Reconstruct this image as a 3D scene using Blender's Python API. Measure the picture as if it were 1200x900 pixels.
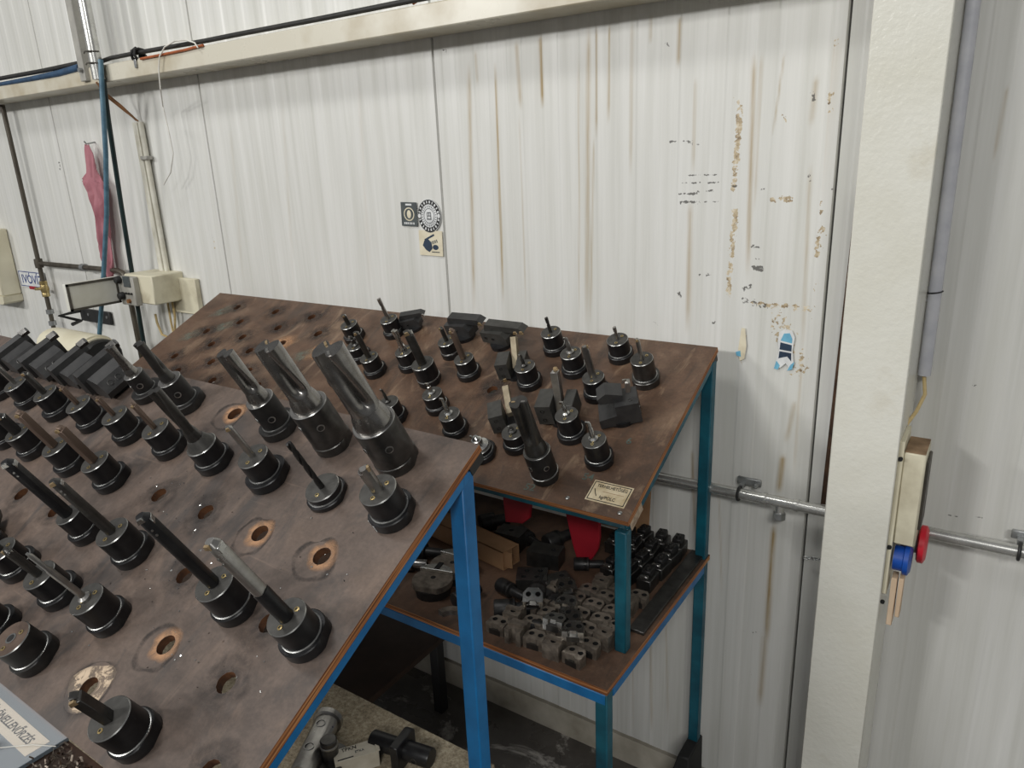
import bpy, bmesh, math, random
import numpy as np
from mathutils import Vector, Matrix, geometry, noise

random.seed(7)
for o in list(bpy.data.objects):
    bpy.data.objects.remove(o)
S = bpy.context.scene
COL = S.collection
PI = math.pi

# ------------------------------------------------------------------ camera
YAW, PITCH, ROLL, FPX = 0.6003455, 0.3020187, -0.0421929, 860.877
CAMP = Vector((0.0, -1.608, 1.741))
fwd = Vector((-math.sin(YAW) * math.cos(PITCH), math.cos(YAW) * math.cos(PITCH), -math.sin(PITCH)))
rt0 = Vector((math.cos(YAW), math.sin(YAW), 0))
up0 = rt0.cross(fwd)
RT = rt0 * math.cos(ROLL) + up0 * math.sin(ROLL)
UP = RT.cross(fwd)
cd = bpy.data.cameras.new('camera')
cam = bpy.data.objects.new('camera', cd)
COL.objects.link(cam)
cam.matrix_world = Matrix(((RT.x, UP.x, -fwd.x, CAMP.x), (RT.y, UP.y, -fwd.y, CAMP.y), (RT.z, UP.z, -fwd.z, CAMP.z), (0, 0, 0, 1)))
cd.sensor_width = 36.0
cd.lens = FPX / 1200 * 36.0
cd.clip_start = 0.02
S.camera = cam

# ------------------------------------------------------------------ light
S.view_settings.view_transform = 'Standard'
S.view_settings.look = 'None'
S.view_settings.exposure = -0.15
S.view_settings.gamma = 1.0
S.view_settings.use_curve_mapping = False
W = bpy.data.worlds.new('hall_light')
S.world = W
W.use_nodes = True
W.node_tree.nodes['Background'].inputs[0].default_value = (0.98, 0.99, 1.0, 1)
W.node_tree.nodes['Background'].inputs[1].default_value = 0.17


def area(name, loc, target, sx, sy, power, col=(1, 1, 1)):
    l = bpy.data.lights.new(name, 'AREA')
    l.shape = 'RECTANGLE'
    l.size, l.size_y, l.energy, l.color = sx, sy, power, col
    o = bpy.data.objects.new(name, l)
    COL.objects.link(o)
    o.location = loc
    o.rotation_euler = (Vector(target) - Vector(loc)).to_track_quat('-Z', 'Y').to_euler()
    return o


area('ceiling_and_fill_light', (-3.4, -7.4, 4.15), (-1.0, -0.3, 1.4), 1.2, 0.45, 165, (1, .99, .965))
area('ceiling_and_fill_light', (-6.4, -7.0, 4.15), (-1.4, -0.3, 1.4), 1.2, 0.45, 180, (1, .99, .965))
area('ceiling_and_fill_light', (1.4, -4.6, 3.9), (-0.3, -0.3, 1.6), 1.3, 0.5, 98, (1, .99, .965))  # fill added from the right front to brighten the wall past the column
area('ceiling_and_fill_light', (-2.0, -2.2, 4.6), (-1.4, -0.3, 1.2), 1.6, 0.4, 44, (1, .99, .965))

# ------------------------------------------------------------------ projection helpers


def ray(x, y):
    return RT * ((x - 600) / FPX) - UP * ((y - 450) / FPX) + fwd


def onY(x, y, Y):
    r = ray(x, y)
    return CAMP + r * ((Y - CAMP.y) / r.y)


def onX(x, y, X):
    r = ray(x, y)
    return CAMP + r * ((X - CAMP.x) / r.x)


def onZ(x, y, Z):
    r = ray(x, y)
    return CAMP + r * ((Z - CAMP.z) / r.z)


def lin(c):
    c = c / 255
    return c / 12.92 if c <= 0.04045 else ((c + 0.055) / 1.055) ** 2.4


def rgb(r, g, b):
    return (lin(r), lin(g), lin(b), 1)


# ------------------------------------------------------------------ materials
MATS = {}


class NT:
    def __init__(s, name):
        m = bpy.data.materials.new(name)
        m.use_nodes = True
        s.m, s.t = m, m.node_tree
        s.b = s.t.nodes['Principled BSDF']
        MATS[name] = m

    def n(s, typ, **kw):
        nd = s.t.nodes.new(typ)
        for k, v in kw.items():
            if k.startswith('i_'):
                nd.inputs[k[2:].replace('_', ' ')].default_value = v
            else:
                setattr(nd, k, v)
        return nd

    def l(s, a, b):
        s.t.links.new(a, b)

    def coord(s, scale=(1, 1, 1), out='Object', rot=(0, 0, 0)):
        c = s.n('ShaderNodeTexCoord')
        mp = s.n('ShaderNodeMapping')
        mp.inputs['Scale'].default_value = scale
        mp.inputs['Rotation'].default_value = rot
        s.l(c.outputs[out], mp.inputs[0])
        return mp.outputs[0]

    def noise(s, vec, scale, detail=4, rough=.55, dist=0):
        n = s.n('ShaderNodeTexNoise')
        n.inputs['Scale'].default_value = scale
        n.inputs['Detail'].default_value = detail
        n.inputs['Roughness'].default_value = rough
        n.inputs['Distortion'].default_value = dist
        s.l(vec, n.inputs['Vector'])
        return n.outputs['Fac']

    def ramp(s, fac, *stops):
        r = s.n('ShaderNodeValToRGB')
        e = r.color_ramp.elements
        while len(e) < len(stops):
            e.new(0.5)
        for i, (p, c) in enumerate(stops):
            e[i].position = p
            e[i].color = c if len(c) == 4 else (*c, 1)
        s.l(fac, r.inputs[0])
        return r.outputs[0]

    def mix(s, fac, a, b, blend='MIX'):
        m = s.n('ShaderNodeMix', data_type='RGBA', blend_type=blend)
        for v, idx in ((fac, 0), (a, 6), (b, 7)):
            if isinstance(v, (int, float)):
                m.inputs[idx].default_value = v
            elif isinstance(v, tuple):
                m.inputs[idx].default_value = v
            else:
                s.l(v, m.inputs[idx])
        return m.outputs[2]

    def math(s, op, a, b=None, clamp=False):
        m = s.n('ShaderNodeMath', operation=op, use_clamp=clamp)
        for v, idx in ((a, 0), (b, 1)):
            if v is None:
                continue
            if isinstance(v, (int, float)):
                m.inputs[idx].default_value = v
            else:
                s.l(v, m.inputs[idx])
        return m.outputs[0]

    def bump(s, h, strength=.3, dist=.001):
        b = s.n('ShaderNodeBump')
        b.inputs['Strength'].default_value = strength
        b.inputs['Distance'].default_value = dist
        s.l(h, b.inputs['Height'])
        s.l(b.outputs[0], s.b.inputs['Normal'])

    def set(s, **kw):
        for k, v in kw.items():
            i = s.b.inputs[k.replace('_', ' ')]
            if isinstance(v, (int, float, tuple)):
                i.default_value = v
            else:
                s.l(v, i)
        return s


def simple(name, c1, c2=None, rough=.5, metal=0, scale=30, detail=4, bump=0, spec=.5, stretch=(1, 1, 1), lo=.35, hi=.7):
    t = NT(name)
    v = t.coord(stretch)
    f = t.noise(v, scale, detail)
    if c2 is None:
        c2 = tuple(x * .72 for x in c1[:3]) + (1,)
    t.set(Base_Color=t.ramp(f, (lo, c1), (hi, c2)), Metallic=metal)
    t.b.inputs['Specular IOR Level'].default_value = spec
    r = t.n('ShaderNodeMapRange')
    t.l(f, r.inputs[0])
    r.inputs[3].default_value = max(.02, rough - .1)
    r.inputs[4].default_value = min(1, rough + .12)
    t.l(r.outputs[0], t.b.inputs['Roughness'])
    if bump:
        t.bump(f, bump)
    return t.m


simple('black_oxide', (.010, .010, .0115, 1), (.020, .020, .021, 1), .36, .25, 60)
simple('black_worn', (.014, .014, .015, 1), (.035, .033, .031, 1), .45, .35, 40)
simple('face_steel', (.105, .102, .095, 1), (.060, .058, .054, 1), .45, .55, 60)
simple('rim_steel', (.42, .42, .41, 1), (.22, .22, .21, 1), .3, .9, 80)
simple('bright_steel', (.62, .62, .60, 1), (.38, .38, .37, 1), .24, 1, 60)
simple('grey_steel', (.46, .45, .43, 1), (.26, .25, .24, 1), .30, .95, 35)
simple('dark_steel', (.12, .117, .112, 1), (.060, .058, .055, 1), .34, .85, 35)
simple('brown_steel', rgb(126, 108, 96), rgb(88, 74, 66), .42, .6, 50, stretch=(1, 1, .2))
simple('block_black', (.040, .040, .041, 1), (.062, .061, .060, 1), .42, .35, 45)
simple('block_grey', (.080, .078, .072, 1), (.050, .049, .045, 1), .5, .4, 45)
simple('tan_shank', rgb(170, 158, 134), rgb(138, 126, 104), .5, .35, 40)
simple('drill_steel', (.30, .29, .275, 1), (.15, .145, .14, 1), .26, .95, 35)
simple('jaw_steel', rgb(150, 140, 128), rgb(92, 84, 76), .42, .6, 50)
simple('brass', rgb(206, 188, 138), rgb(160, 138, 92), .3, .85, 60)
simple('gold_insert', rgb(196, 172, 134), rgb(146, 124, 92), .35, .7, 60)
simple('rust_dust', rgb(150, 124, 96), rgb(112, 90, 66), .9, 0, 30, 6)
simple('hole_side', rgb(112, 72, 44), rgb(62, 38, 22), .7, 0, 60, 5)
simple('hole_dark', (.006, .006, .006, 1), None, .8)
simple('blue_paint', rgb(18, 120, 184), rgb(8, 98, 156), .42, 0, 18, 6)
simple('shaded_teal_paint', rgb(14, 98, 116), rgb(6, 68, 84), .45, 0, 16, 6)  # teal colour holds part of the shade on the far rack
simple('black_plastic', (.012, .012, .012, 1), (.02, .02, .02, 1), .5)
simple('rubber_black', (.009, .009, .009, 1), (.02, .02, .02, 1), .7)
simple('cream_paint', rgb(226, 220, 196), rgb(206, 198, 172), .5, 0, 6)
simple('cream_dirty', rgb(214, 208, 184), rgb(150, 138, 112), .55, 0, 9, 6, lo=.5, hi=.85)
simple('beam_paint', rgb(212, 207, 191), rgb(170, 156, 126), .28, 0, 5, 8, lo=.5, hi=.8)
simple('white_panel', rgb(226, 226, 218), rgb(205, 203, 190), .5, 0, 8)
simple('grey_panel', rgb(170, 168, 160), rgb(150, 148, 142), .45, 0, 20)
simple('frame_grey', rgb(96, 92, 84), rgb(70, 66, 60), .5, .4, 20)
simple('pipe_dark', rgb(96, 90, 80), rgb(66, 60, 52), .45, .5, 30, stretch=(1, 1, .2))
simple('pipe_steel', rgb(214, 214, 210), rgb(180, 180, 176), .25, .75, 25)
simple('galvanised', rgb(176, 178, 178), rgb(136, 138, 138), .38, .8, 40)
simple('conduit_grey', rgb(198, 199, 204), rgb(178, 180, 188), .4, 0, 20)
simple('conduit_white', rgb(218, 216, 204), rgb(196, 192, 176), .45, 0, 20)
simple('hose_blue', rgb(84, 120, 138), rgb(58, 92, 112), .45, 0, 30)
simple('hose_green', rgb(18, 44, 44), rgb(12, 30, 32), .45, 0, 30)
simple('cable_black', (.012, .012, .011, 1), (.03, .028, .025, 1), .55)
simple('cable_blue', rgb(52, 82, 112), rgb(38, 60, 84), .5)
simple('copper_wire', rgb(196, 112, 70), rgb(150, 84, 52), .45, .3)
simple('brown_wire', rgb(150, 104, 66), rgb(120, 84, 52), .5)
simple('white_wire', rgb(228, 226, 218), None, .5)
simple('yellow_wire', rgb(214, 192, 140), rgb(186, 160, 108), .5)
simple('red_plastic', rgb(168, 30, 46), rgb(136, 20, 34), .5, 0, 12)
simple('red_socket', rgb(216, 36, 54), rgb(190, 22, 40), .4)
simple('blue_socket', rgb(20, 78, 168), rgb(14, 58, 136), .4)
simple('grey_socket', rgb(176, 172, 160), None, .5)
simple('rust_brown', rgb(84, 58, 38), rgb(44, 30, 20), .8, 0, 30, 8)
simple('dark_wood', rgb(78, 58, 46), rgb(52, 38, 30), .55, 0, 8, 6)
simple('cardboard', rgb(186, 146, 108), rgb(160, 122, 88), .8, 0, 10, 5)
simple('pallet_wood', rgb(226, 204, 178), rgb(196, 166, 132), .75, 0, 14, 6, stretch=(1, 1, .15))
simple('paper_cream', rgb(226, 216, 200), rgb(212, 200, 182), .7, 0, 6)
simple('sheet_grey', rgb(122, 134, 142), rgb(108, 120, 130), .3, 0, 4)
simple('ink_black', (.012, .012, .012, 1), None, .6)
simple('ink_blue', rgb(34, 62, 128), None, .6)
simple('ink_grey', rgb(86, 90, 92), rgb(66, 70, 72), .6)
simple('sticker_white', rgb(228, 230, 230), None, .5)
simple('sticker_dark', rgb(60, 66, 68), rgb(84, 90, 90), .5)
simple('sticker_cream', rgb(226, 218, 194), rgb(206, 196, 170), .6)
simple('sticker_navy', rgb(40, 60, 82), rgb(28, 44, 64), .5)
simple('sticker_cyan', rgb(120, 186, 212), rgb(86, 150, 184), .5)
simple('cloth_pink', rgb(176, 120, 128), rgb(160, 102, 112), .9, 0, 9, 4)
simple('kerb', rgb(196, 190, 176), rgb(150, 142, 126), .8, 0, 8, 8)
simple('label_plate', rgb(222, 208, 178), rgb(188, 168, 130), .5, 0, 40, 5)
simple('carton_white', rgb(206, 200, 186), rgb(186, 178, 160), .6)
simple('wear_pale', rgb(206, 186, 160), rgb(120, 98, 82), .8, 0, 60, 6)
simple('chip_metal', rgb(150, 140, 128), rgb(60, 44, 34), .4, .7, 60)


def wood_top(name, a, b, c, stain, pale, sc, pa=.5):
    t = NT(name)
    v = t.coord((1, 1, 1))
    base = t.ramp(t.noise(v, 4 * sc, 8, .62, .9), (.32, a), (.5, b), (.66, c))
    mid = t.noise(v, 26, 6, .7, .4)
    base = t.mix(.8, base, t.ramp(mid, (.3, (.70, .69, .68, 1)), (.62, (1.08, 1.06, 1.05, 1))), 'MULTIPLY')
    fine = t.noise(v, 160, 4, .65)
    base = t.mix(.5, base, t.ramp(fine, (.3, (.62, .62, .62, 1)), (.7, (1.15, 1.12, 1.1, 1))), 'MULTIPLY')
    v2 = t.coord((1.6, .5, 1), rot=(0, 0, .5))
    sm = t.ramp(t.noise(v2, 6 * sc, 7, .65, 1.6), (.53, (0, 0, 0, 1)), (.68, (1, 1, 1, 1)))
    base = t.mix(t.math('MULTIPLY', sm, .7), base, stain)
    v4 = t.coord((1.2, .6, 1), rot=(0, 0, -.7))
    sp = t.ramp(t.noise(v4, 8 * sc, 7, .7, 1.4), (.56, (0, 0, 0, 1)), (.66, (1, 1, 1, 1)))
    base = t.mix(t.math('MULTIPLY', sp, pa), base, pale)
    v3 = t.coord((.35, 9, 1), rot=(0, 0, .95))
    scr = t.ramp(t.noise(v3, 10, 4, .55), (.66, (0, 0, 0, 1)), (.71, (1, 1, 1, 1)))
    base = t.mix(t.math('MULTIPLY', scr, .22), base, pale)
    t.set(Base_Color=base)
    t.set(Roughness=t.ramp(t.noise(v, 12, 5), (.35, (.40, .40, .40, 1)), (.7, (.62, .62, .62, 1))))
    t.bump(fine, .12, .0005)


wood_top('board_front', rgb(86, 76, 70), rgb(106, 93, 85), rgb(117, 101, 90), rgb(66, 63, 62), rgb(148, 126, 110), 1.0, .22)
wood_top('board_far', rgb(76, 58, 46), rgb(100, 77, 61), rgb(120, 98, 80), rgb(58, 50, 44), rgb(154, 130, 106), 1.0, .5)
wood_top('shelf_top', rgb(78, 62, 52), rgb(98, 76, 62), rgb(110, 86, 70), rgb(60, 52, 46), rgb(130, 106, 86), 1.2, .3)


def ply_edge(name):
    t = NT(name)
    v = t.coord((1, 1, 1), 'Generated')
    sep = t.n('ShaderNodeSeparateXYZ')
    t.l(v, sep.inputs[0])
    w = t.n('ShaderNodeTexNoise')
    vv = t.coord((6, 6, 420))
    t.l(vv, w.inputs['Vector'])
    w.inputs['Scale'].default_value = 1
    w.inputs['Detail'].default_value = 3
    t.set(Base_Color=t.ramp(w.outputs['Fac'], (.35, rgb(88, 50, 26)), (.5, rgb(164, 102, 56)), (.65, rgb(198, 142, 92))), Roughness=.7)


ply_edge('ply_edge')


def speckle():
    t = NT('speckled_board')
    v = t.coord()
    f = t.noise(v, 170, 5, .7)
    g = t.noise(v, 9, 5)
    c = t.ramp(f, (.3, rgb(112, 100, 82)), (.5, rgb(164, 152, 130)), (.68, rgb(196, 186, 164)))
    c = t.mix(.5, c, t.ramp(g, (.35, (.7, .66, .6, 1)), (.7, (1.1, 1.1, 1.1, 1))), 'MULTIPLY')
    t.set(Base_Color=c, Roughness=.75)


speckle()


def floor_mat():
    t = NT('floor_concrete')
    v = t.coord()
    c = t.ramp(t.noise(v, 6, 8, .65), (.3, rgb(72, 68, 64)), (.7, rgb(104, 100, 96)))
    m = t.ramp(t.noise(v, 4.5, 7, .7, 1.0), (.55, (0, 0, 0, 1)), (.63, (1, 1, 1, 1)))
    c = t.mix(m, c, rgb(176, 172, 166))
    t.set(Base_Color=c, Roughness=t.ramp(t.noise(v, 8, 4), (.4, (.25, .25, .25, 1)), (.7, (.6, .6, .6, 1))))


floor_mat()


def wall_mat():
    t = NT('panel_paint')
    v = t.coord((1, 1, 1))
    vs = t.coord((26, 1, 1.1))
    vf = t.coord((120, 1, 2.0))
    dirt = t.noise(vs, 1.0, 6, .6)
    fine = t.noise(vf, 1.0, 4, .6)
    c = t.ramp(dirt, (.30, rgb(206, 206, 200)), (.55, rgb(219, 219, 215)), (.75, rgb(227, 227, 224)))
    c = t.mix(.5, c, t.ramp(fine, (.3, (.90, .90, .89, 1)), (.6, (1.0, 1.0, 1.0, 1))), 'MULTIPLY')
    big = t.noise(v, 1.3, 5)
    c = t.mix(.35, c, t.ramp(big, (.3, (.9, .89, .86, 1)), (.65, (1.0, 1.0, 1.0, 1))), 'MULTIPLY')
    at = t.n('ShaderNodeAttribute', attribute_name='stain')
    sp = t.n('ShaderNodeSeparateColor')
    t.l(at.outputs['Color'], sp.inputs[0])
    vst = t.coord((90, 1, 6))
    ns = t.noise(vst, 1, 5, .65)
    st = t.math('MULTIPLY', sp.outputs[0], t.ramp(ns, (.3, (.6, .6, .6, 1)), (.6, (1.25, 1.25, 1.25, 1))), True)
    c = t.mix(st, c, rgb(158, 134, 88))
    ch = t.noise(v, 95, 4, .6)
    chips = t.ramp(t.math('ADD', sp.outputs[1], t.math('MULTIPLY', ch, 1.25)), (.999, (0, 0, 0, 1)), (1.0, (1, 1, 1, 1)))
    cc = t.ramp(t.noise(v, 60, 5, .7), (.36, rgb(112, 92, 66)), (.5, rgb(186, 168, 136)), (.62, rgb(216, 206, 184)))
    c = t.mix(t.math('MULTIPLY', chips, .95), c, cc)
    dk = t.ramp(t.math('ADD', sp.outputs[2], t.math('MULTIPLY', t.noise(v, 130, 3, .6), .9)), (.90, (0, 0, 0, 1)), (.95, (1, 1, 1, 1)))
    c = t.mix(t.math('MULTIPLY', dk, .85), c, rgb(70, 68, 64))
    t.set(Base_Color=c)
    t.set(Roughness=t.ramp(dirt, (.3, (.5, .5, .5, 1)), (.7, (.34, .34, .34, 1))))
    wn = t.noise(t.coord((14, 1, 5)), 1.0, 4, .6)
    t.bump(wn, .05, .002)


wall_mat()


def column_mat():
    t = NT('column_paint')
    v = t.coord()
    f = t.noise(v, 4, 7, .6)
    c = t.ramp(f, (.35, rgb(216, 214, 201)), (.6, rgb(224, 223, 213)), (.8, rgb(198, 190, 168)))
    dots = t.n('ShaderNodeTexVoronoi')
    t.l(v, dots.inputs['Vector'])
    dots.inputs['Scale'].default_value = 28
    d = t.ramp(dots.outputs['Distance'], (.035, (1, 1, 1, 1)), (.05, (0, 0, 0, 1)))
    sel = t.ramp(t.noise(v, 5, 3), (.62, (0, 0, 0, 1)), (.66, (1, 1, 1, 1)))
    c = t.mix(t.math('MULTIPLY', d, sel), c, rgb(40, 34, 30))
    t.set(Base_Color=c, Roughness=.26)
    t.bump(t.noise(v, 110, 3, .5), .6, .0015)


column_mat()


def glass_mat():
    t = NT('clear_sleeve')
    t.set(Base_Color=(1, 1, 1, 1), Roughness=.08, Alpha=.12)


glass_mat()


def ring_mat(name, col, lo, hi, k=.85):
    t = NT(name)
    v = t.coord((1, 1, 1), 'Object')
    f = t.noise(v, 45, 6, .7, .6)
    at = t.n('ShaderNodeAttribute', attribute_name='fade')
    m = t.ramp(f, (lo, (.15, .15, .15, 1)), (hi, (1, 1, 1, 1)))
    t.set(Base_Color=col, Roughness=.6, Alpha=t.math('MULTIPLY', t.math('MULTIPLY', m, at.outputs['Fac']), k))


ring_mat('ring_dark', rgb(52, 47, 45), .36, .62, .75)
ring_mat('ring_pale', rgb(196, 150, 112), .32, .58, .8)
ring_mat('ring_green', rgb(122, 132, 120), .38, .60, .6)
ring_mat('ring_white', rgb(206, 184, 158), .46, .54, 1.0)
simple('chalk_green', rgb(92, 104, 96), rgb(74, 82, 76), .8, 0, 60)

# ------------------------------------------------------------------ mesh builder


class B:
    def __init__(s):
        s.v, s.f, s.m = [], [], []

    def add(s, vs, fs, mi=0, M=None):
        k = len(s.v)
        for p in vs:
            p = Vector(p)
            s.v.append(tuple(M @ p if M else p))
        for i, f in enumerate(fs):
            s.f.append(tuple(k + j for j in f))
            s.m.append(mi[i] if isinstance(mi, list) else mi)
        return s

    def box(s, c, d, mi=0, M=None):
        x, y, z = c
        a, b, h = d[0] / 2, d[1] / 2, d[2] / 2
        vs = [(x + i * a, y + j * b, z + k * h) for k in (-1, 1) for j in (-1, 1) for i in (-1, 1)]
        return s.add(vs, [(0, 2, 3, 1), (4, 5, 7, 6), (0, 1, 5, 4), (1, 3, 7, 5), (3, 2, 6, 7), (2, 0, 4, 6)], mi, M)

    def rings(s, rs, mi=0, M=None, cap=(True, True)):
        n = len(rs[0])
        vs = [p for r in rs for p in r]
        fs, ms = [], []
        for i in range(len(rs) - 1):
            for j in range(n):
                a, b = i * n + j, i * n + (j + 1) % n
                fs.append((a, b, b + n, a + n))
                ms.append(mi[i] if isinstance(mi, list) else mi)
        if cap[0]:
            fs.append(tuple(reversed(range(n))))
            ms.append(ms[0])
        if cap[1]:
            fs.append(tuple(range((len(rs) - 1) * n, len(rs) * n)))
            ms.append(mi[-1] if isinstance(mi, list) else mi)
        return s.add(vs, fs, ms, M)

    def lathe(s, prof, n=32, mi=0, M=None, flat=None, ph=0.0, cap=(True, True)):
        """prof [(r, z)...]; mi may list one index per segment, the last for the top cap; flat = (index range, depth) cuts flats"""
        rs = []
        for k, (r, z) in enumerate(prof):
            ring = []
            for j in range(n):
                a = ph + 2 * PI * j / n
                x, y = r * math.cos(a), r * math.sin(a)
                if flat and k in flat[0]:
                    for q in flat[2]:
                        d = x * math.cos(q) + y * math.sin(q)
                        if d > flat[1]:
                            x -= (d - flat[1]) * math.cos(q)
                            y -= (d - flat[1]) * math.sin(q)
                ring.append((x, y, z))
            rs.append(ring)
        return s.rings(rs, mi, M, cap)

    def prism(s, poly, z0, z1, mi=0, M=None):
        n = len(poly)
        ar = sum(poly[i][0] * poly[(i + 1) % n][1] - poly[(i + 1) % n][0] * poly[i][1] for i in range(n))
        if ar < 0:
            poly = poly[::-1]
        return s.rings([[(x, y, z0) for x, y in poly], [(x, y, z1) for x, y in poly]], mi, M)

    def tube(s, pts, r, n=10, mi=0, M=None):
        pts = [Vector(p) for p in pts]
        rs = []
        t0 = (pts[1] - pts[0]).normalized()
        nrm = t0.orthogonal().normalized()
        for i, p in enumerate(pts):
            if i == 0:
                t = t0
            elif i == len(pts) - 1:
                t = (pts[i] - pts[i - 1]).normalized()
            else:
                t = ((pts[i] - pts[i - 1]).normalized() + (pts[i + 1] - pts[i]).normalized()).normalized()
            nrm = (nrm - t * nrm.dot(t)).normalized()
            bn = t.cross(nrm)
            rr = r[i] if isinstance(r, (list, tuple)) else r
            rs.append([p + nrm * (rr * math.cos(2 * PI * j / n)) + bn * (rr * math.sin(2 * PI * j / n)) for j in range(n)])
        return s.rings(rs, mi, M)

    def plate(s, outline, holes, z0, z1, mi=(0, 1, 1), M=None, seg=20):
        """plate with real round holes [(x, y, r)]; mi = top, outer side, hole side"""
        vs = [Vector(p) for p in outline]
        eds = [(i, (i + 1) % len(outline)) for i in range(len(outline))]
        for hx, hy, hr in holes:
            k = len(vs)
            vs += [Vector((hx + hr * math.cos(2 * PI * j / seg), hy + hr * math.sin(2 * PI * j / seg))) for j in range(seg)]
            eds += [(k + j, k + (j + 1) % seg) for j in range(seg)]
        ov, oe, of, ove, oee, ofe = geometry.delaunay_2d_cdt(vs, eds, [], 1, 1e-6)
        tri = []
        for f in of:
            c = sum((ov[i] for i in f), Vector((0, 0))) / len(f)
            if any((c - Vector((h[0], h[1]))).length < h[2] * .97 for h in holes):
                continue
            # keep only what lies inside the outline
            ins, j = False, len(outline) - 1
            for i in range(len(outline)):
                a, b = outline[i], outline[j]
                if (a[1] > c.y) != (b[1] > c.y) and c.x < (b[0] - a[0]) * (c.y - a[1]) / (b[1] - a[1]) + a[0]:
                    ins = not ins
                j = i
            if not ins:
                continue
            p, q, r_ = (ov[i] for i in f)
            if (q - p).cross(r_ - p) < 0:
                f = f[::-1]
            tri.append(tuple(f))
        n = len(ov)
        allv = [(p.x, p.y, z1) for p in ov] + [(p.x, p.y, z0) for p in ov]
        cnt = {}
        for f in tri:
            for i in range(3):
                cnt[(f[i], f[(i + 1) % 3])] = 1
        fs, ms = [], []
        for f in tri:
            fs.append(f)
            ms.append(mi[0])
            fs.append(tuple(i + n for i in reversed(f)))
            ms.append(mi[0])
        for (a, b) in list(cnt):
            if (b, a) not in cnt:
                mid = (ov[a] + ov[b]) / 2
                inh = any((mid - Vector((h[0], h[1]))).length < h[2] * 1.05 for h in holes)
                fs.append((b, a, a + n, b + n))
                ms.append(mi[2] if inh else mi[1])
        return s.add(allv, fs, ms, M)

    def build(s, name, mats, parent=None, angle=38, bev=0, seg=1):
        me = bpy.data.meshes.new(name)
        me.from_pydata(s.v, [], s.f)
        if isinstance(mats, str):
            mats = [mats]
        for m in mats:
            me.materials.append(MATS[m])
        me.polygons.foreach_set('material_index', s.m)
        if bev:
            bm = bmesh.new()
            bm.from_mesh(me)
            bmesh.ops.recalc_face_normals(bm, faces=bm.faces)
            es = [e for e in bm.edges if len(e.link_faces) == 2 and e.calc_face_angle(0) > .6]
            bmesh.ops.bevel(bm, geom=es, offset=bev, segments=seg, affect='EDGES', clamp_overlap=True)
            bm.to_mesh(me)
            bm.free()
        me.polygons.foreach_set('use_smooth', [True] * len(me.polygons))
        me.set_sharp_from_angle(angle=math.radians(angle))
        me.update()
        return link(name, me, parent)


def link(name, data, parent=None):
    o = bpy.data.objects.new(name, data)
    COL.objects.link(o)
    if parent:
        o.parent = parent
    return o


def tag(o, label, cat, group=None):
    o['label'] = label
    o['category'] = cat
    if group:
        o['group'] = group
    return o


def struct(o, label=None):
    o['kind'] = 'structure'
    if label:
        o['label'] = label
    return o


def root(name, label, cat, M, group=None):
    o = link(name, None)
    o.empty_display_size = .02
    o.matrix_world = M if isinstance(M, Matrix) else Matrix.Translation(M)
    return tag(o, label, cat, group)


def wroot(name, label, cat, base, group=None):
    """an Empty at a base point; parts built in world coordinates go under it with wpart()"""
    return root(name, label, cat, Matrix.Translation(base), group)


def wpart(b, name, mats, r, **kw):
    o = b.build(name, mats, r, **kw)
    p = r
    off = Vector((0, 0, 0))
    while p:
        off += p.location
        p = p.parent
    o.location = -off if r.parent is None else (0, 0, 0)
    return o


def copytree(o, parent=None):
    c = o.copy()
    COL.objects.link(c)
    c.parent = parent
    for ch in list(o.children):
        copytree(ch, c)
    return c


T = Matrix.Translation


def RZ(a):
    return Matrix.Rotation(a, 4, 'Z')


def RX(a):
    return Matrix.Rotation(a, 4, 'X')


def RY(a):
    return Matrix.Rotation(a, 4, 'Y')


def text(name, s, size, mat, parent, M, squeeze=1.0, ext=.0002):
    cu = bpy.data.curves.new(name, 'FONT')
    cu.body = s
    cu.size = size
    cu.align_x = 'CENTER'
    cu.align_y = 'CENTER'
    cu.extrude = ext
    cu.resolution_u = 3
    cu.offset = size * .010
    tmp = bpy.data.objects.new(name + '_tmp', cu)
    COL.objects.link(tmp)
    dg = bpy.context.evaluated_depsgraph_get()
    me = bpy.data.meshes.new_from_object(tmp.evaluated_get(dg))
    bpy.data.objects.remove(tmp)
    me.transform(Matrix.Diagonal((squeeze, 1, 1, 1)))
    me.materials.clear()
    me.materials.append(MATS[mat])
    o = link(name, me, parent)
    o.matrix_local = M
    return o


# ================================================================== SETTING
SEAM0 = -0.305


def seg_near(px, py, x0, z0, x1, z1):
    dx, dz = x1 - x0, z1 - z0
    L = dx * dx + dz * dz + 1e-9
    t = np.clip(((px - x0) * dx + (py - z0) * dz) / L, 0, 1)
    return np.hypot(px - (x0 + t * dx), py - (z0 + t * dz)), t


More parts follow.
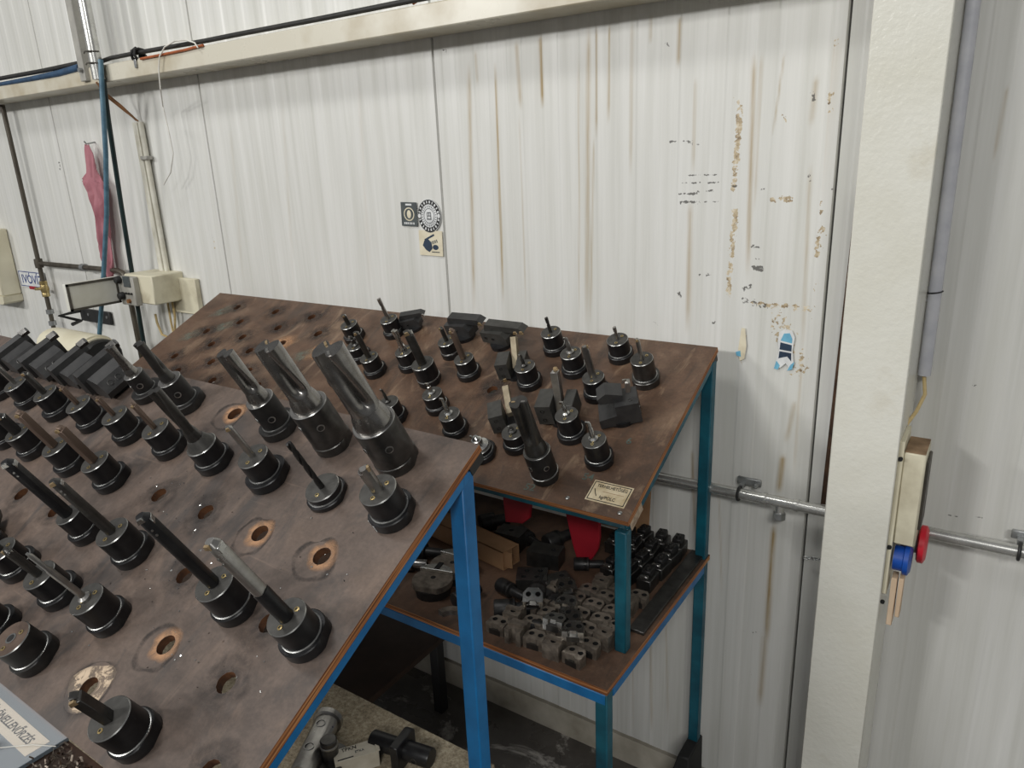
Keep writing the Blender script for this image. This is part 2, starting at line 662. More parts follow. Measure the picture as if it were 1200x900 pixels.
STREAKS = [  # photograph px ends, half width m, strength, fade at the ends
    (549, 72, 556, 372, .009, .55), (580, 72, 590, 358, .005, .95), (605, 48, 611, 130, .008, .6), (557, 60, 560, 100, .006, .5),
    (633, 40, 636, 128, .007, .95), (678, 60, 679, 372, .003, .55), (690, 26, 688, 385, .009, .6), (699, 30, 699, 165, .004, .7), (696, 160, 692, 380, .004, .5),
    (714, 26, 713, 146, .004, .9), (741, 24, 739, 210, .006, .4), (763, 18, 762, 52, .005, .5), (797, 20, 795, 80, .006, .7),
    (608, 130, 617, 365, .003, .35), (815, 90, 812, 205, .004, .5), (809, 235, 806, 392, .009, .55), (884, 60, 876, 330, .008, .6), (893, 60, 884, 250, .005, .4),
    (957, 90, 950, 150, .008, .5), (950, 190, 940, 420, .006, .35), (920, 60, 905, 160, .003, .5), (932, 470, 921, 520, .008, .45), (940, 420, 930, 560, .005, .3),
    (918, 533, 912, 579, .010, .8), (907, 612, 897, 762, .010, .85), (897, 740, 890, 830, .012, .5), (811, 525, 815, 630, .006, .6), (980, 40, 965, 260, .008, .35),
    (842, 560, 846, 700, .004, .3), (762, 730, 764, 860, .006, .4), (780, 720, 783, 850, .004, .35), (741, 720, 742, 860, .004, .3),
    (1180, 100, 1165, 190, .003, .6), (1130, 40, 1120, 160, .006, .25),
    (270, 150, 285, 330, .010, .15), (330, 110, 345, 340, .008, .15), (420, 90, 434, 340, .010, .15)]
CHIPS = [(867, 132, 862, 190, .009, .62), (862, 197, 860, 222, .008, .58), (862, 246, 857, 298, .009, .58), (856, 308, 854, 346, .008, .58),
         (976, 150, 971, 205, .007, .55), (967, 236, 965, 252, .010, .55), (964, 268, 960, 302, .011, .6), (958, 334, 955, 372, .008, .55), (973, 108, 972, 130, .006, .5), (979, 50, 984, 90, .008, .5),
         (882, 356, 950, 362, .006, .62), (905, 233, 925, 234, .008, .58), (918, 136, 920, 142, .006, .55), (862, 115, 868, 130, .008, .52),
         (250, 270, 252, 300, .008, .4), (872, 385, 869, 425, .010, .40), (912, 375, 935, 430, .03, .42)]
DARKS = [(783, 164, 794, 168, .004, .6), (801, 165, 818, 168, .006, .5), (797, 204, 820, 205, .003, .52), (798, 215, 820, 214, .004, .5), (797, 227, 820, 225, .006, .52), (798, 238, 820, 237, .006, .55), (826, 206, 840, 206, .004, .5),
         (828, 214, 842, 215, .004, .5), (824, 225, 836, 224, .005, .48), (826, 237, 842, 237, .005, .5), (848, 216, 864, 217, .004, .55), (882, 289, 890, 290, .007, .52), (886, 303, 892, 302, .005, .5), (884, 314, 892, 315, .009, .55),
         (820, 322, 832, 322, .007, .5), (872, 352, 895, 358, .014, .42), (893, 222, 900, 225, .003, .55), (872, 338, 878, 336, .008, .5), (796, 342, 797, 348, .008, .5), (762, 372, 770, 380, .006, .42), (835, 378, 838, 378, .006, .5),
         (952, 108, 954, 118, .006, .5), (949, 205, 951, 211, .007, .5), (972, 220, 974, 222, .006, .5), (990, 155, 991, 158, .005, .5), (520, 60, 524, 60, .006, .5), (780, 52, 784, 53, .006, .5), (70, 190, 70, 197, .012, .5), (88, 290, 92, 290, .012, .55),
         (870, 738, 886, 742, .006, .42), (850, 770, 900, 800, .03, .28), (1112, 604, 1120, 605, .004, .5), (1145, 606, 1150, 607, .004, .5), (1140, 452, 1150, 454, .003, .5), (1086, 815, 1098, 826, .004, .45)]


def stain_lists():
    out = []
    for L in (STREAKS, CHIPS, DARKS):
        q = []
        for x0, y0, x1, y1, w, a in L:
            p0, p1 = onY(x0, y0, 0), onY(x1, y1, 0)
            q.append((p0.x, p0.z, p1.x, p1.z, w, a))
        out.append(q)
    return out


STAINS = stain_lists()


def panel(x0, x1, z0, z1, dx, dz, parent):
    g = .0019
    xs = [x0 + g, x0 + g + .002]
    x = x0 + .02
    while x < x1 - .02:
        xs.append(x)
        x += dx
    for k in range(10):
        c = x0 + .05 + k * .1
        xs += [c - .0225, c - .0195, c + .0195, c + .0225]
    xs += [x1 - g - .002, x1 - g]
    xs = np.array(sorted(set(round(v, 5) for v in xs)))
    zs = np.linspace(z0, z1, int((z1 - z0) / dz) + 1)
    # shallow rolled ribs every 10 cm
    ph = np.abs(((xs - x0) % .1) - .05)
    yy = -np.clip((.0225 - ph) / .003, 0, 1) * .0009
    yy[0] += .006
    yy[-1] += .006
    nx, nz = len(xs), len(zs)
    X, Z = np.meshgrid(xs, zs)
    Yg = np.tile(yy, (nz, 1))
    st = np.zeros((nz, nx, 4))
    st[..., 3] = 1
    for ci, lst in enumerate(STAINS):
        for (a, b, c, d, w, s_) in lst:
            if max(a, c) + w * 2 < x0 or min(a, c) - w * 2 > x1:
                continue
            dd, t = seg_near(X, Z, a, b, c, d)
            if ci == 0:
                f = np.clip(1 - dd / w, 0, 1) * s_ * np.clip(t * 12, .0, 1) * np.clip((1 - t) * 5, 0, 1)
            else:
                f = np.clip(1.6 - dd / w * 1.1, 0, 1) * s_
            st[..., ci] = np.maximum(st[..., ci], f * (.72 if ci == 1 else 1))
    vs = np.stack([X, Yg, Z], -1).reshape(-1, 3)
    idx = np.arange(nx * nz).reshape(nz, nx)
    q = np.stack([idx[:-1, :-1], idx[:-1, 1:], idx[1:, 1:], idx[1:, :-1]], -1).reshape(-1, 4)
    # back sheet so that the panel has depth
    k = len(vs)
    bk = np.array([(x0 + g, .06, z0), (x1 - g, .06, z0), (x1 - g, .06, z1), (x0 + g, .06, z1)])
    c = [idx[0, 0], idx[0, -1], idx[-1, -1], idx[-1, 0]]
    extra = [(c[0], k, k + 1, c[1]), (c[1], k + 1, k + 2, c[2]), (c[2], k + 2, k + 3, c[3]), (c[3], k + 3, k, c[0]), (k + 1, k, k + 3, k + 2)]
    me = bpy.data.meshes.new('wall_panel')
    me.from_pydata(np.vstack([vs, bk]).tolist(), [], [tuple(int(i) for i in f) for f in q.tolist()] + [tuple(int(i) for i in f) for f in extra])
    ca = me.color_attributes.new('stain', 'FLOAT_COLOR', 'POINT')
    colr = np.zeros((len(me.vertices), 4), dtype=np.float32)
    colr[:k] = st.reshape(-1, 4)
    ca.data.foreach_set('color', colr.ravel())
    me.materials.append(MATS['panel_paint'])
    me.polygons.foreach_set('use_smooth', [True] * len(me.polygons))
    me.set_sharp_from_angle(angle=math.radians(60))
    return link('wall_panel', me, parent)


wall = B().box((-1.305, .09, 1.45), (8.0, .06, 2.9)).build('wall_back', 'rust_brown')
struct(wall, 'white ribbed sandwich panel wall with rust streaks')
for k in range(-5, 3):
    x0 = SEAM0 + k
    fine = k in (-1, 0)
    panel(x0, x0 + 1, .105, 2.9, .004 if fine else .010, .008 if fine else .03, wall)
o = B().box((-1.305, .052, .045), (8.0, .10, .09)).build('trim_1', 'kerb')
struct(o, 'pale concrete kerb under the wall panels')
o = B().add([(-6, -5, 0), (3, -5, 0), (3, .12, 0), (-6, .12, 0), (-6, -5, -.05), (3, -5, -.05), (3, .12, -.05), (-6, .12, -.05)],
            [(0, 1, 2, 3), (7, 6, 5, 4), (0, 4, 5, 1), (1, 5, 6, 2), (2, 6, 7, 3), (3, 7, 4, 0)]).build('floor', 'floor_concrete')
struct(o, 'dark stained concrete floor')

# horizontal steel beam along the wall
b = B().box((-1.305, -.0545, 2.064), (7.9, .107, .056))
o = b.build('trim_2', 'beam_paint', bev=.003)
struct(o, 'cream painted horizontal steel beam with rust along its edge')
# column
b = B().box((-.176, -.105, 1.5), (.114, .2, 3.0))
o = b.build('trim_3', 'column_paint', bev=.002)
struct(o, 'cream painted square steel column in front of the wall')
p = [onY(1003, 230, -.02), onY(1008, 230, -.02), onY(984, 592, -.02), onY(962, 590, -.02)]  # thin dark brown strip, widening towards the bottom
b = B().rings([[(q.x, -.024, q.z) for q in p], [(q.x, -.012, q.z) for q in p]])
tag(b.build('edge_strip', 'rust_brown'), 'dark brown tapered strip along the left edge of the column', 'bar')

# ================================================================== RACKS
FO, FTH, FA = Vector((-.591, -.834, 1.35)), .8, 28.735
BO, BTH, BA = Vector((-.507, -.06, 1.3184)), .3, 25.86


def frame(O, th, a):
    th, a = math.radians(th), math.radians(a)
    u = Vector((math.cos(th), -math.sin(th), 0))
    v = Vector((-math.sin(th) * math.cos(a), -math.cos(th) * math.cos(a), -math.sin(a)))
    n = u.cross(-v)
    y = -v
    return Matrix(((u.x, y.x, n.x, O.x), (u.y, y.y, n.y, O.y), (u.z, y.z, n.z, O.z), (0, 0, 0, 1)))


MF, MB_ = frame(FO, FTH, FA), frame(BO, BTH, BA)
TH = .0125
HOLE = .0135

FHOLES = [(-.507, .052), (-.378, .234), (-.504, .236), (-.247, .234), (-.118, .232), (-.316, .329), (-.25, .416), (-.119, .418), (-.829, .326), (-.701, .327), (-.315, .502), (-.055, .50), (-.123, .337), (-.62, .505), (-.9, .058)]
BHOLES = [(-1.622, .063), (-1.427, .062), (-1.253, .066), (-1.532, .13), (-1.342, .133), (-1.16, .134), (-1.635, .195), (-1.447, .196), (-1.26, .196), (-1.083, .199), (-1.545, .248), (-1.356, .248), (-1.645, .325),
          (-1.374, .388), (-1.277, .325), (-1.098, .314), (-1.188, .372), (-.463, .239), (-1.46, .32), (-1.56, .38)]


def rack(name, label, M, W_, D_, holes, topmat, paint, base):
    r = wroot(name, label, 'tool rack', base)
    inv = T(-base)
    b = B().plate([(-W_, -D_), (0, -D_), (0, 0), (-W_, 0)], [(u, -v, HOLE) for u, v in holes], -TH, 0, (0, 1, 2), seg=24)
    o = b.build('sloping_board', [topmat, 'ply_edge', 'hole_side'], r)
    o.matrix_local = inv @ M
    return r, o


def tubepart(r, name, mat, c, d, bev=.002):
    return wpart(B().box(c, d), name, mat, r, bev=bev)


# ---- near rack
rn, board_n = rack('tool_rack', 'near blue steel tool rack with brown sloping board full of tool holders', MF, 1.75, .556, FHOLES, 'board_front', 'blue_paint', Vector((-.6, -.85, 0)))
iv = T(-Vector((-.6, -.85, 0)))


def sloped(b, name, mats, M, r, inv, **kw):
    o = b.build(name, mats, r, **kw)
    o.matrix_local = inv @ M
    return o


S_ = .027
rl = sloped(B().box((-S_ / 2 - .001, -.288, -TH - .008), (S_, .50, .0155)), 'side_rail', 'blue_paint', MF, rn, iv, bev=.002)
o = sloped(B().box((-S_ / 2, -.0190, -TH - .008), (S_, .034, .0165)), 'end_cap', 'black_plastic', MF, rn, iv, bev=.001)
sloped(B().box((-1.735, -.285, -TH - .008), (S_, .55, .0155)), 'side_rail', 'blue_paint', MF, rn, iv, bev=.002)
sloped(B().box((-.87, -.545, -TH - .008), (1.66, .022, .0155)), 'front_rail', 'blue_paint', MF, rn, iv, bev=.002)
sloped(B().box((-.87, -.018, -TH - .008), (1.66, .022, .0155)), 'back_rail', 'blue_paint', MF, rn, iv, bev=.002)
zt = 1.318
for x in (-.594, -2.31):
    tubepart(rn, 'leg', 'blue_paint', (x - .012, -.862 + (.02 if x < -1 else 0), zt / 2), (S_, S_, zt))
    tubepart(rn, 'leg', 'blue_paint', (x - .012, -1.44, .39), (S_, S_, .76))
    tubepart(rn, 'upright', 'blue_paint', (x - .012, -1.29, .915), (.02, .02, .275))
o = wpart(B().box((-1.46, -1.14, .764), (1.72, .62, .018)), 'lower_shelf', 'speckled_board', rn, bev=.001)
tubepart(rn, 'shelf_rail', 'blue_paint', (-1.46, -1.45, .738), (1.70, .022, .03))
tubepart(rn, 'shelf_rail', 'blue_paint', (-1.46, -.862, .738), (1.70, .022, .03))
# flat ledge along the front of the near board
zl = 1.35 - .556 * math.sin(math.radians(FA)) - .016
o = wpart(B().box((-1.45, -1.4, zl), (1.68, .17, .012)), 'front_ledge', 'dark_wood', rn)

# ---- far rack
bf = Vector((-.51, -.33, 0))
rf, board_f = rack('tool_rack', 'far steel tool rack in partly shade-tinted teal against the wall with sloping board and lower shelf', MB_, 1.79, .503, BHOLES, 'board_far', 'shaded_teal_paint', bf)
ivf = T(-bf)
sloped(B().box((-.014, -.264, -TH - .0100), (.024, .462, .019)), 'side_rail', 'shaded_teal_paint', MB_, rf, ivf, bev=.002)
sloped(B().box((-.013, -.0185, -TH - .0100), (.024, .026, .0195)), 'end_cap', 'black_plastic', MB_, rf, ivf, bev=.001)
sloped(B().box((-1.776, -.26, -TH - .0100), (.024, .47, .019)), 'side_rail', 'shaded_teal_paint', MB_, rf, ivf, bev=.002)
sloped(B().box((-.895, -.489, -TH - .0100), (1.78, .022, .019)), 'front_rail', 'shaded_teal_paint', MB_, rf, ivf, bev=.002)
sloped(B().box((-.895, -.03, -TH - .0100), (1.73, .022, .019)), 'back_rail', 'shaded_teal_paint', MB_, rf, ivf, bev=.002)
SR = .025
for x in (-.520, -2.27):
    tubepart(rf, 'leg', 'shaded_teal_paint', (x, -.072, .645), (SR, SR, 1.29))
    tubepart(rf, 'leg', 'shaded_teal_paint', (x + .002, -.592, .3935), (SR, SR, .787))
    tubepart(rf, 'upright', 'shaded_teal_paint', (x - .012, -.484, .932), (.024, .024, .264))
zs = .80
o = wpart(B().plate([(-2.28, -.605), (-.505, -.605), (-.505, -.055), (-2.28, -.055)], [], zs - .012, zs, (0, 1, 1)), 'lower_shelf', ['shelf_top', 'ply_edge'], rf)
tubepart(rf, 'shelf_rail', 'blue_paint', (-1.393, -.595, zs - .025), (1.770, .02, .024))
tubepart(rf, 'shelf_rail', 'shaded_teal_paint', (-1.40, -.072, zs - .025), (1.725, .02, .024))
tubepart(rf, 'shelf_rail', 'blue_paint', (-.517, -.33, zs - .025), (.02, .49, .024))
tubepart(rf, 'shelf_rail', 'shaded_teal_paint', (-2.268, -.33, zs - .025), (.02, .49, .024))
for u, v in ((-.135, .484), (-.022, .488)):
    c = B().lathe([(.0045, 0), (.0045, .001), (.003, .0018)], 12)
    sloped(c, 'board_screw', 'rim_steel', MB_ @ T((u, -v, 0)), rf, ivf)
# chipped bare patch on the side rail near the front corner
sloped(B().box((-.0012, -.47, -TH - .0100), (.0018, .052, .022)), 'bare_patch', 'wear_pale', MB_, rf, ivf)

# stain rings round the open holes


def ring(board, u, v, r0, r1, mat, sx=1.0, rot=0.0, dz=.0004, prof=(1, .9, .55, 0)):
    n = 28
    b = B()
    rs = []
    for k in range(4):
        t = k / 3
        ring_ = []
        for j in range(n):
            q = 2 * PI * j / n
            w = 1 + .35 * noise.noise(Vector((math.cos(q) * 1.3 + u * 31, math.sin(q) * 1.3, v * 17)))
            R = r0 + (r1 * w - r0) * t
            x, y = R * (1 + (sx - 1) * t) * math.cos(q), R * math.sin(q)
            x, y = x * math.cos(rot) - y * math.sin(rot), x * math.sin(rot) + y * math.cos(rot)
            ring_.append((x, y, dz))
        rs.append(ring_)
    b.rings(rs, cap=(False, False))
    b.f = [tuple(reversed(f)) for f in b.f]
    o = b.build('worn_ring', mat, board)
    ca = o.data.color_attributes.new('fade', 'FLOAT_COLOR', 'POINT')
    for k in range(4):
        for j in range(n):
            ca.data[k * n + j].color = (prof[k],) * 3 + (1,)
    o.location = (u, -v, 0)
    return o


pale = {(-.247, .234), (-.25, .416), (-.507, .052), (-.118, .232)}
for u, v in FHOLES[:13]:
    if (u, v) == (-.315, .502):
        ring(board_n, u, v, HOLE, .034, 'ring_white', prof=(.8, 1, 1, .7))
        ring(board_n, u, v, .034, .042, 'ring_dark', prof=(1, .6, .2, 0))
    elif (u, v) in pale:
        ring(board_n, u, v, HOLE, .026, 'ring_pale', prof=(1, .9, .5, 0))
        ring(board_n, u - .008, v + .008, .027, .036, 'ring_dark', dz=.0003, prof=(0, .7, .9, 0))
    else:
        ring(board_n, u, v, HOLE, .040, 'ring_dark', prof=(.9, .4, .5, 0))
for i, (u, v) in enumerate(BHOLES):
    ring(board_f, u, v, HOLE, .042, 'ring_pale' if i in (8, 9) else 'ring_dark', 1.5, .5, prof=(1, .85, .4, 0))
    if i % 3 == 0 and i < 12:
        ring(board_f, u - .05, v + .03, .004, .03, 'ring_green', 1.8, .6, .0003)

# ================================================================== TOOL HOLDERS


def flute_rings(r, L, z0, twist, n=28, m=14, depth=.55, width=.62, taper=None, tip=True, waist=None):
    rs = []
    for k in range(m + 1):
        t = k / m
        z = z0 + L * t
        tw = twist * t
        ring_ = []
        for j in range(n):
            a = 2 * PI * j / n
            d = min(abs(((a + PI) % (2 * PI)) - PI), abs((a % (2 * PI)) - PI))
            q = 1.0
            fade = min(1, max(0, (t - .04) / .12))
            if d < width:
                q = 1 - depth * fade * (.5 + .5 * math.cos(PI * d / width)) ** .7
            rr = r * q * (taper(t) if taper else 1)
            if tip and k == m:
                rr *= .35
                zz = z
            else:
                zz = z
            ring_.append((rr * math.cos(a + tw), rr * math.sin(a + tw), zz))
        rs.append(ring_)
    return rs


def insert(parent, M, mat='gold_insert', s=.006):
    b = B().prism([(-s, -s * .6), (s, -s * .6), (s * .6, s * .8), (-s * .6, s * .8)], -.0015, .0018, M=M)
    return b.build('insert', mat, parent)


def make_tool(par, kind, r, h0, h1, mat, spin=0.0, tw=1.15):
    """the cutting tool that stands in a holder; h0 = top of the holder, h1 = tip"""
    L = h1 - h0
    if kind == 'bar':
        n = 16
        prof = []
        for k in range(n):
            a = 2 * PI * k / n
            x, y = r * math.cos(a), r * math.sin(a)
            x = max(-r * .82, min(r * .82, x))
            prof.append((x, y))
        M = RZ(spin)
        b = B().rings([[(x, y, h0 - .004) for x, y in prof], [(x, y, h1 - L * .12) for x, y in prof], [(x * .9 if x > 0 else x, y * .9, h1 - r * .6) for x, y in prof], [((x if x < 0 else x * .25) , y * .55, h1) for x, y in prof]], M=M)
        o = b.build('boring_bar', mat, par, 30)
        hd = B().box((r * .35, 0, h1 - L * .05 - .004), (r * .9, r * 1.3, max(.006, L * .07)), M=M).build('cutting_head', 'bright_steel', o, bev=.001)
        insert(o, M @ T((-r * .3, -r * .75, h1 - .003)) @ RX(PI / 2), 'gold_insert' if mat != 'black_oxide' else 'bright_steel', max(.0035, r * .5))
        if L > .1:
            bb = B()
            for q in (.80, .86):
                bb.lathe([(.0016, 0), (.0016, .001)], 8, M=M @ T((0, -r * .98, h0 + L * q)) @ RX(PI / 2))
            bb.build('clamp_screw', 'rim_steel', o)
        return o
    if kind == 'square':
        b = B().box((0, 0, h0 + L * .47), (r * 1.5, r * 2, L * .94), M=RZ(spin))
        b.prism([(-r * .75, 0), (r * .75, 0), (r * .3, .012), (-r * .75, .016)], -r, r * .4, M=RZ(spin) @ T((0, 0, h1 - .014)) @ RX(PI / 2))
        o = b.build('square_shank', mat, par, bev=.0008)
        insert(o, RZ(spin) @ T((-r * .4, -r * .8, h1 - .004)) @ RX(PI / 2), 'gold_insert', r * .6)
        return o
    if kind == 'mill':
        b = B().lathe([(r, h0 - .003), (r, h0 + L * .45)], 14, cap=(True, False))
        b.rings(flute_rings(r, L * .57, h0 + L * .43, 2.6, 20, 10, .45, .7, tip=False))
        return b.build('end_mill', mat, par, 30)
    if kind == 'stub':
        b = B().lathe([(r * 1.9, h0 - .001), (r * 1.9, h0 + .004), (r * 1.3, h0 + .006), (r, h0 + .007), (r, h1 - L * .35), (r * .7, h1 - L * .3), (r * .75, h1 - .004), (r * .4, h1)], 16)
        o = b.build('boring_bar', mat, par)
        insert(o, T((-r, 0, h1 - .004)) @ RX(PI / 2), 'bright_steel', .004)
        return o
    if kind == 'drill':
        b = B().lathe([(r * 1.05, h0 - .003), (r * 1.05, h0 + L * .10)], 14, cap=(True, False))
        b.rings(flute_rings(r, L * .9, h0 + L * .09, L / r * .42, 24, 44, .62, .62))
        return b.build('twist_drill', mat, par, 50)
    if kind == 'udrill':
        b = B().lathe([(r * 1.28, h0 - .006), (r * 1.28, h0 + .002), (r * 1.2, h0 + L * .10), (r, h0 + L * .2)], 28, cap=(True, False))
        b.rings(flute_rings(r, L * .82, h0 + L * .18, tw, 40, 20, .66, .74, tip=False), M=RZ(spin))
        o = b.build('drill_body', mat, par, 42)
        for q in (0, PI):
            a = spin + tw + q + .75
            insert(o, RZ(a) @ T((r * .55, 0, h1 - .004)) @ RX(PI / 2), 'gold_insert' if q else 'grey_steel', r * .34)
        return o


def holder(Mb, u, v, label, rb=.0245, hb=.053, rf_=.031, hf=.017, tool=None, spin=0.0, mats=('black_oxide', 'face_steel'), nozzles=2, flats=(0.4, 3.54), side_hole=0.0, name='tool_holder', group=None, cone=0, screws=2, collar=True):
    M = Mb @ T((u, -v, 0)) @ RZ(spin)
    r = root(name, label, 'tool holder', M, group)
    c = .0012
    bm, fm = mats
    fl = B().lathe([(rf_ * .97, 0), (rf_, c), (rf_, hf - c), (rf_ - c, hf)], 40, 0, flat=(range(4), rf_ * .90, flats))
    f = fl.build('flange', bm, r)
    for k in range(screws):
        a = -2.2 + k * .75 - spin
        s = B().lathe([(.0036, -.002), (.0036, .0012), (.002, .0012), (.002, -.0005)], 12, M=RZ(a) @ T((rf_ * .93, 0, hf * .5)) @ RY(PI / 2))
        s.build('set_screw', 'galvanised' if k else 'dark_steel', f)
    if collar:
        B().lathe([(rb + .0016, hf - .0005), (rb + .0016, hf + .0012), (rb + .0003, hf + .0018)], 40).build('seal_ring', 'rim_steel', r)
    pr = [(rb, hf + .001), (rb, hb - c)]
    mi = [0]
    if cone:
        pr += [(rb - c, hb), (rb - .003, hb), (rb * .55, hb + cone), (rb * .5, hb + cone)]
        mi += [2, 1, 1, 1, 1]
    else:
        pr += [(rb - c * .9, hb), (rb - .0022, hb)]
        mi += [2, 1, 1]
    body = B().lathe(pr, 40, mi).build('body', [bm, fm, 'rim_steel'], r)
    if side_hole:
        for a in (-1.9, -.6):
            s = B().lathe([(.0062, -.002), (.0062, .0006), (.0044, .0009), (.0044, -.0015)], 18, [0, 0, 1, 1], M=RZ(a - spin) @ T((rb - .0003, 0, hb * side_hole)) @ RY(PI / 2))
            s.build('clamp_screw', ['rim_steel', 'hole_dark'], body)
    tr = tool[1] if tool else .006
    for k in range(nozzles):
        a = -1.35 + k * 2.4 - spin
        d = min(rb - .0055, max(tr + .0055, rb * .55))
        s = B().lathe([(.0034, hb - .001), (.0034, hb + .0006), (.0016, hb + .0008), (.0016, hb - .0005)], 14, [0, 0, 1, 1], M=T((d * math.cos(a), d * math.sin(a), 0)))
        s.build('nozzle', ['brass', 'hole_dark'], body)
    if tool:
        kind, r_, tip, mat = tool[:4]
        make_tool(r, kind, r_, hb + cone * .6, tip, mat, (tool[4] if len(tool) > 4 else 0) - spin, tool[5] if len(tool) > 5 else 1.15)
    else:
        B().lathe([(.0075, hb - .0003), (.0075, hb + .0006), (.0055, hb + .0007)], 18, [0, 0, 1]).build('bore', ['rim_steel', 'hole_dark'], body)
    return r


NR = 'near rack'
F = lambda *a, **k: holder(MF, *a, group='tool holders on the near sloping board', **k)
G = lambda *a, **k: holder(MB_, *a, group='tool holders on the far sloping board', **k)
dk = ('dark_steel', 'grey_steel')
# near board, back row
F(-.768, .056, 'slim dark indexable drill beside the angular black blocks, back row of near board', rb=.019, hb=.057, tool=('udrill', .0095, .125, 'drill_steel', .6), nozzles=0, side_hole=.62, mats=('black_worn', 'grey_steel'))
F(-.637, .056, 'dark indexable drill second from left in the back row of near board', rb=.022, hb=.066, rf_=.032, tool=('udrill', .0105, .152, 'dark_steel', .4), nozzles=0, side_hole=.62, mats=('black_worn', 'grey_steel'))
F(-.376, .056, 'grey drill, smallest of the three big indexable drills on near board', rb=.0235, hb=.071, rf_=.033, tool=('udrill', .0135, .170, 'drill_steel', -.25, -1.15), nozzles=0, side_hole=.55, mats=('black_worn', 'grey_steel'))
F(-.246, .058, 'middle one of the three big grey indexable drills on near board', rb=.030, hb=.088, rf_=.031, tool=('udrill', .0185, .205, 'drill_steel', -.3, -1.15), nozzles=0, side_hole=.68, mats=dk, collar=False, screws=0)
F(-.110, .060, 'largest grey indexable drill standing nearest the blue corner post of near board', rb=.032, hb=.086, rf_=.033, tool=('udrill', .0215, .222, 'drill_steel', -.25, -1.15), nozzles=0, side_hole=.62, mats=dk, collar=False, screws=0)
# second row
F(-1.23, .146, 'black tool holder cut off by the left edge in second row of near board', tool=('bar', .004, .095, 'grey_steel'))
F(-1.105, .146, 'black holder with thin pale bar below the leftmost angular block', tool=('bar', .0045, .100, 'grey_steel'))
F(-.972, .147, 'black holder with dark flat bar below second angular block', rf_=.034, tool=('bar', .0060, .110, 'dark_steel', .7))
F(-.836, .149, 'black holder with thin straw coloured square bar below third angular block', tool=('square', .0042, .098, 'brown_steel', .5))
F(-.705, .149, 'black holder with pale square bar below fourth angular block', tool=('square', .0040, .098, 'brown_steel', .5))
F(-.572, .150, 'black holder with thin rusty bar and white painted 3 on its side', tool=('square', .0042, .112, 'brown_steel', .5))
h8 = F(-.446, .150, 'black chuck with long dark fluted drill in second row of near board', rb=.0255, hb=.046, tool=('udrill', .0100, .168, 'dark_steel', 1.2), cone=.016, nozzles=0)
F(-.312, .147, 'black holder with thin grey boring bar and two brass nozzles beside the empty pale hole', rf_=.034, tool=('bar', .0055, .119, 'grey_steel', .8))
F(-.182, .146, 'flat black disc holder with thin black twist drill', rb=.0265, hb=.021, rf_=.031, hf=.009, tool=('drill', .0044, .119, 'black_worn'), nozzles=1, screws=0)
h29 = F(-.055, .142, 'black holder with short thick grey bar nearest the right edge of near board', rb=.0265, hb=.055, rf_=.033, tool=('bar', .0088, .100, 'grey_steel', 2.4))
# third row
F(-1.03, .24, 'black holder cut off by left edge in third row of near board', tool=('bar', .005, .10, 'dark_steel'))
F(-.918, .241, 'black holder with thick black double bar in third row at left edge', tool=('bar', .0105, .098, 'black_worn', 1.0))
F(-.771, .241, 'black holder with dull brown flat bar, left of a pair of brown bars', tool=('square', .0068, .140, 'brown_steel', .4))
F(-.633, .241, 'black holder with tan tipped grey brown bar, right of a pair of brown bars', tool=('square', .0070, .137, 'brown_steel', .4))
# fourth row
F(-.572, .334, 'narrow black holder with very long black boring bar pointing at left edge', rb=.0205, hb=.052, rf_=.027, tool=('bar', .0098, .181, 'black_oxide', .9), nozzles=0)
F(-.440, .331, 'black holder with long dark boring bar and open silver hook tip', rb=.0255, hb=.057, tool=('bar', .0080, .177, 'dark_steel', .9))
F(-.186, .335, 'black holder with thick long black boring bar second from the right edge', rb=.0265, hb=.058, tool=('bar', .0090, .203, 'black_oxide', .9))
F(-.051, .333, 'black holder with long grey flat sided bar and gold insert, front right of near board', rb=.0255, hb=.054, rf_=.032, tool=('bar', .0088, .208, 'grey_steel', .3))
hb16 = [o for o in bpy.data.objects if 'grey flat sided bar and gold insert' in o.get('label', '')][0]
B().lathe([(.0098, .052), (.0098, .108), (.0088, .112)], 20).build('bar_sleeve', 'black_oxide', hb16)
# fifth row
F(-.760, .425, 'black holder mostly outside the left edge in fifth row', tool=('bar', .006, .10, 'dark_steel'))
F(-.642, .424, 'black holder at left edge with dark bar leaning out of frame', hb=.050, tool=('bar', .0065, .088, 'dark_steel'))
F(-.506, .426, 'black holder with dark bar crossing in front of it, middle of fifth row', tool=('bar', .0062, .117, 'dark_steel'))
F(-.373, .422, 'black holder with grey lower collar and slim round grey bar', hb=.056, rf_=.029, tool=('stub', .0046, .162, 'grey_steel'), mats=('black_oxide', 'face_steel'), screws=1)
# sixth row
F(-.560, .505, 'black holder at left edge partly outside the frame in sixth row', tool=None)
F(-.443, .507, 'empty brown faced collet holder with two brass screws near lower left', rb=.0260, hb=.052, rf_=.031, mats=('black_worn', 'brown_steel'), tool=None)
F(-.180, .513, 'black holder with short flat dark blade and chrome screw, nearest the camera', rb=.0265, hb=.055, rf_=.0305, tool=('square', .0075, .112, 'dark_steel', .9), nozzles=1)
# marks on two flanges


def flange_text(h, s, size, rad, z, ang, spin=0.0):
    f = [c for c in h.children if c.name.startswith('flange')][0]
    M = RZ(ang) @ T((rad, 0, z)) @ Matrix(((0, 0, 1, 0), (1, 0, 0, 0), (0, 1, 0, 0), (0, 0, 0, 1)))
    text('painted_number', s, size, 'sticker_white', f, M)


flange_text(h29, '25Z', .013, .0325, .008, -1.95)
t7 = [o for o in bpy.data.objects if o.get('label', '').endswith('white painted 3 on its side')][0]
flange_text(t7, '3', .014, .0312, .012, -2.5)

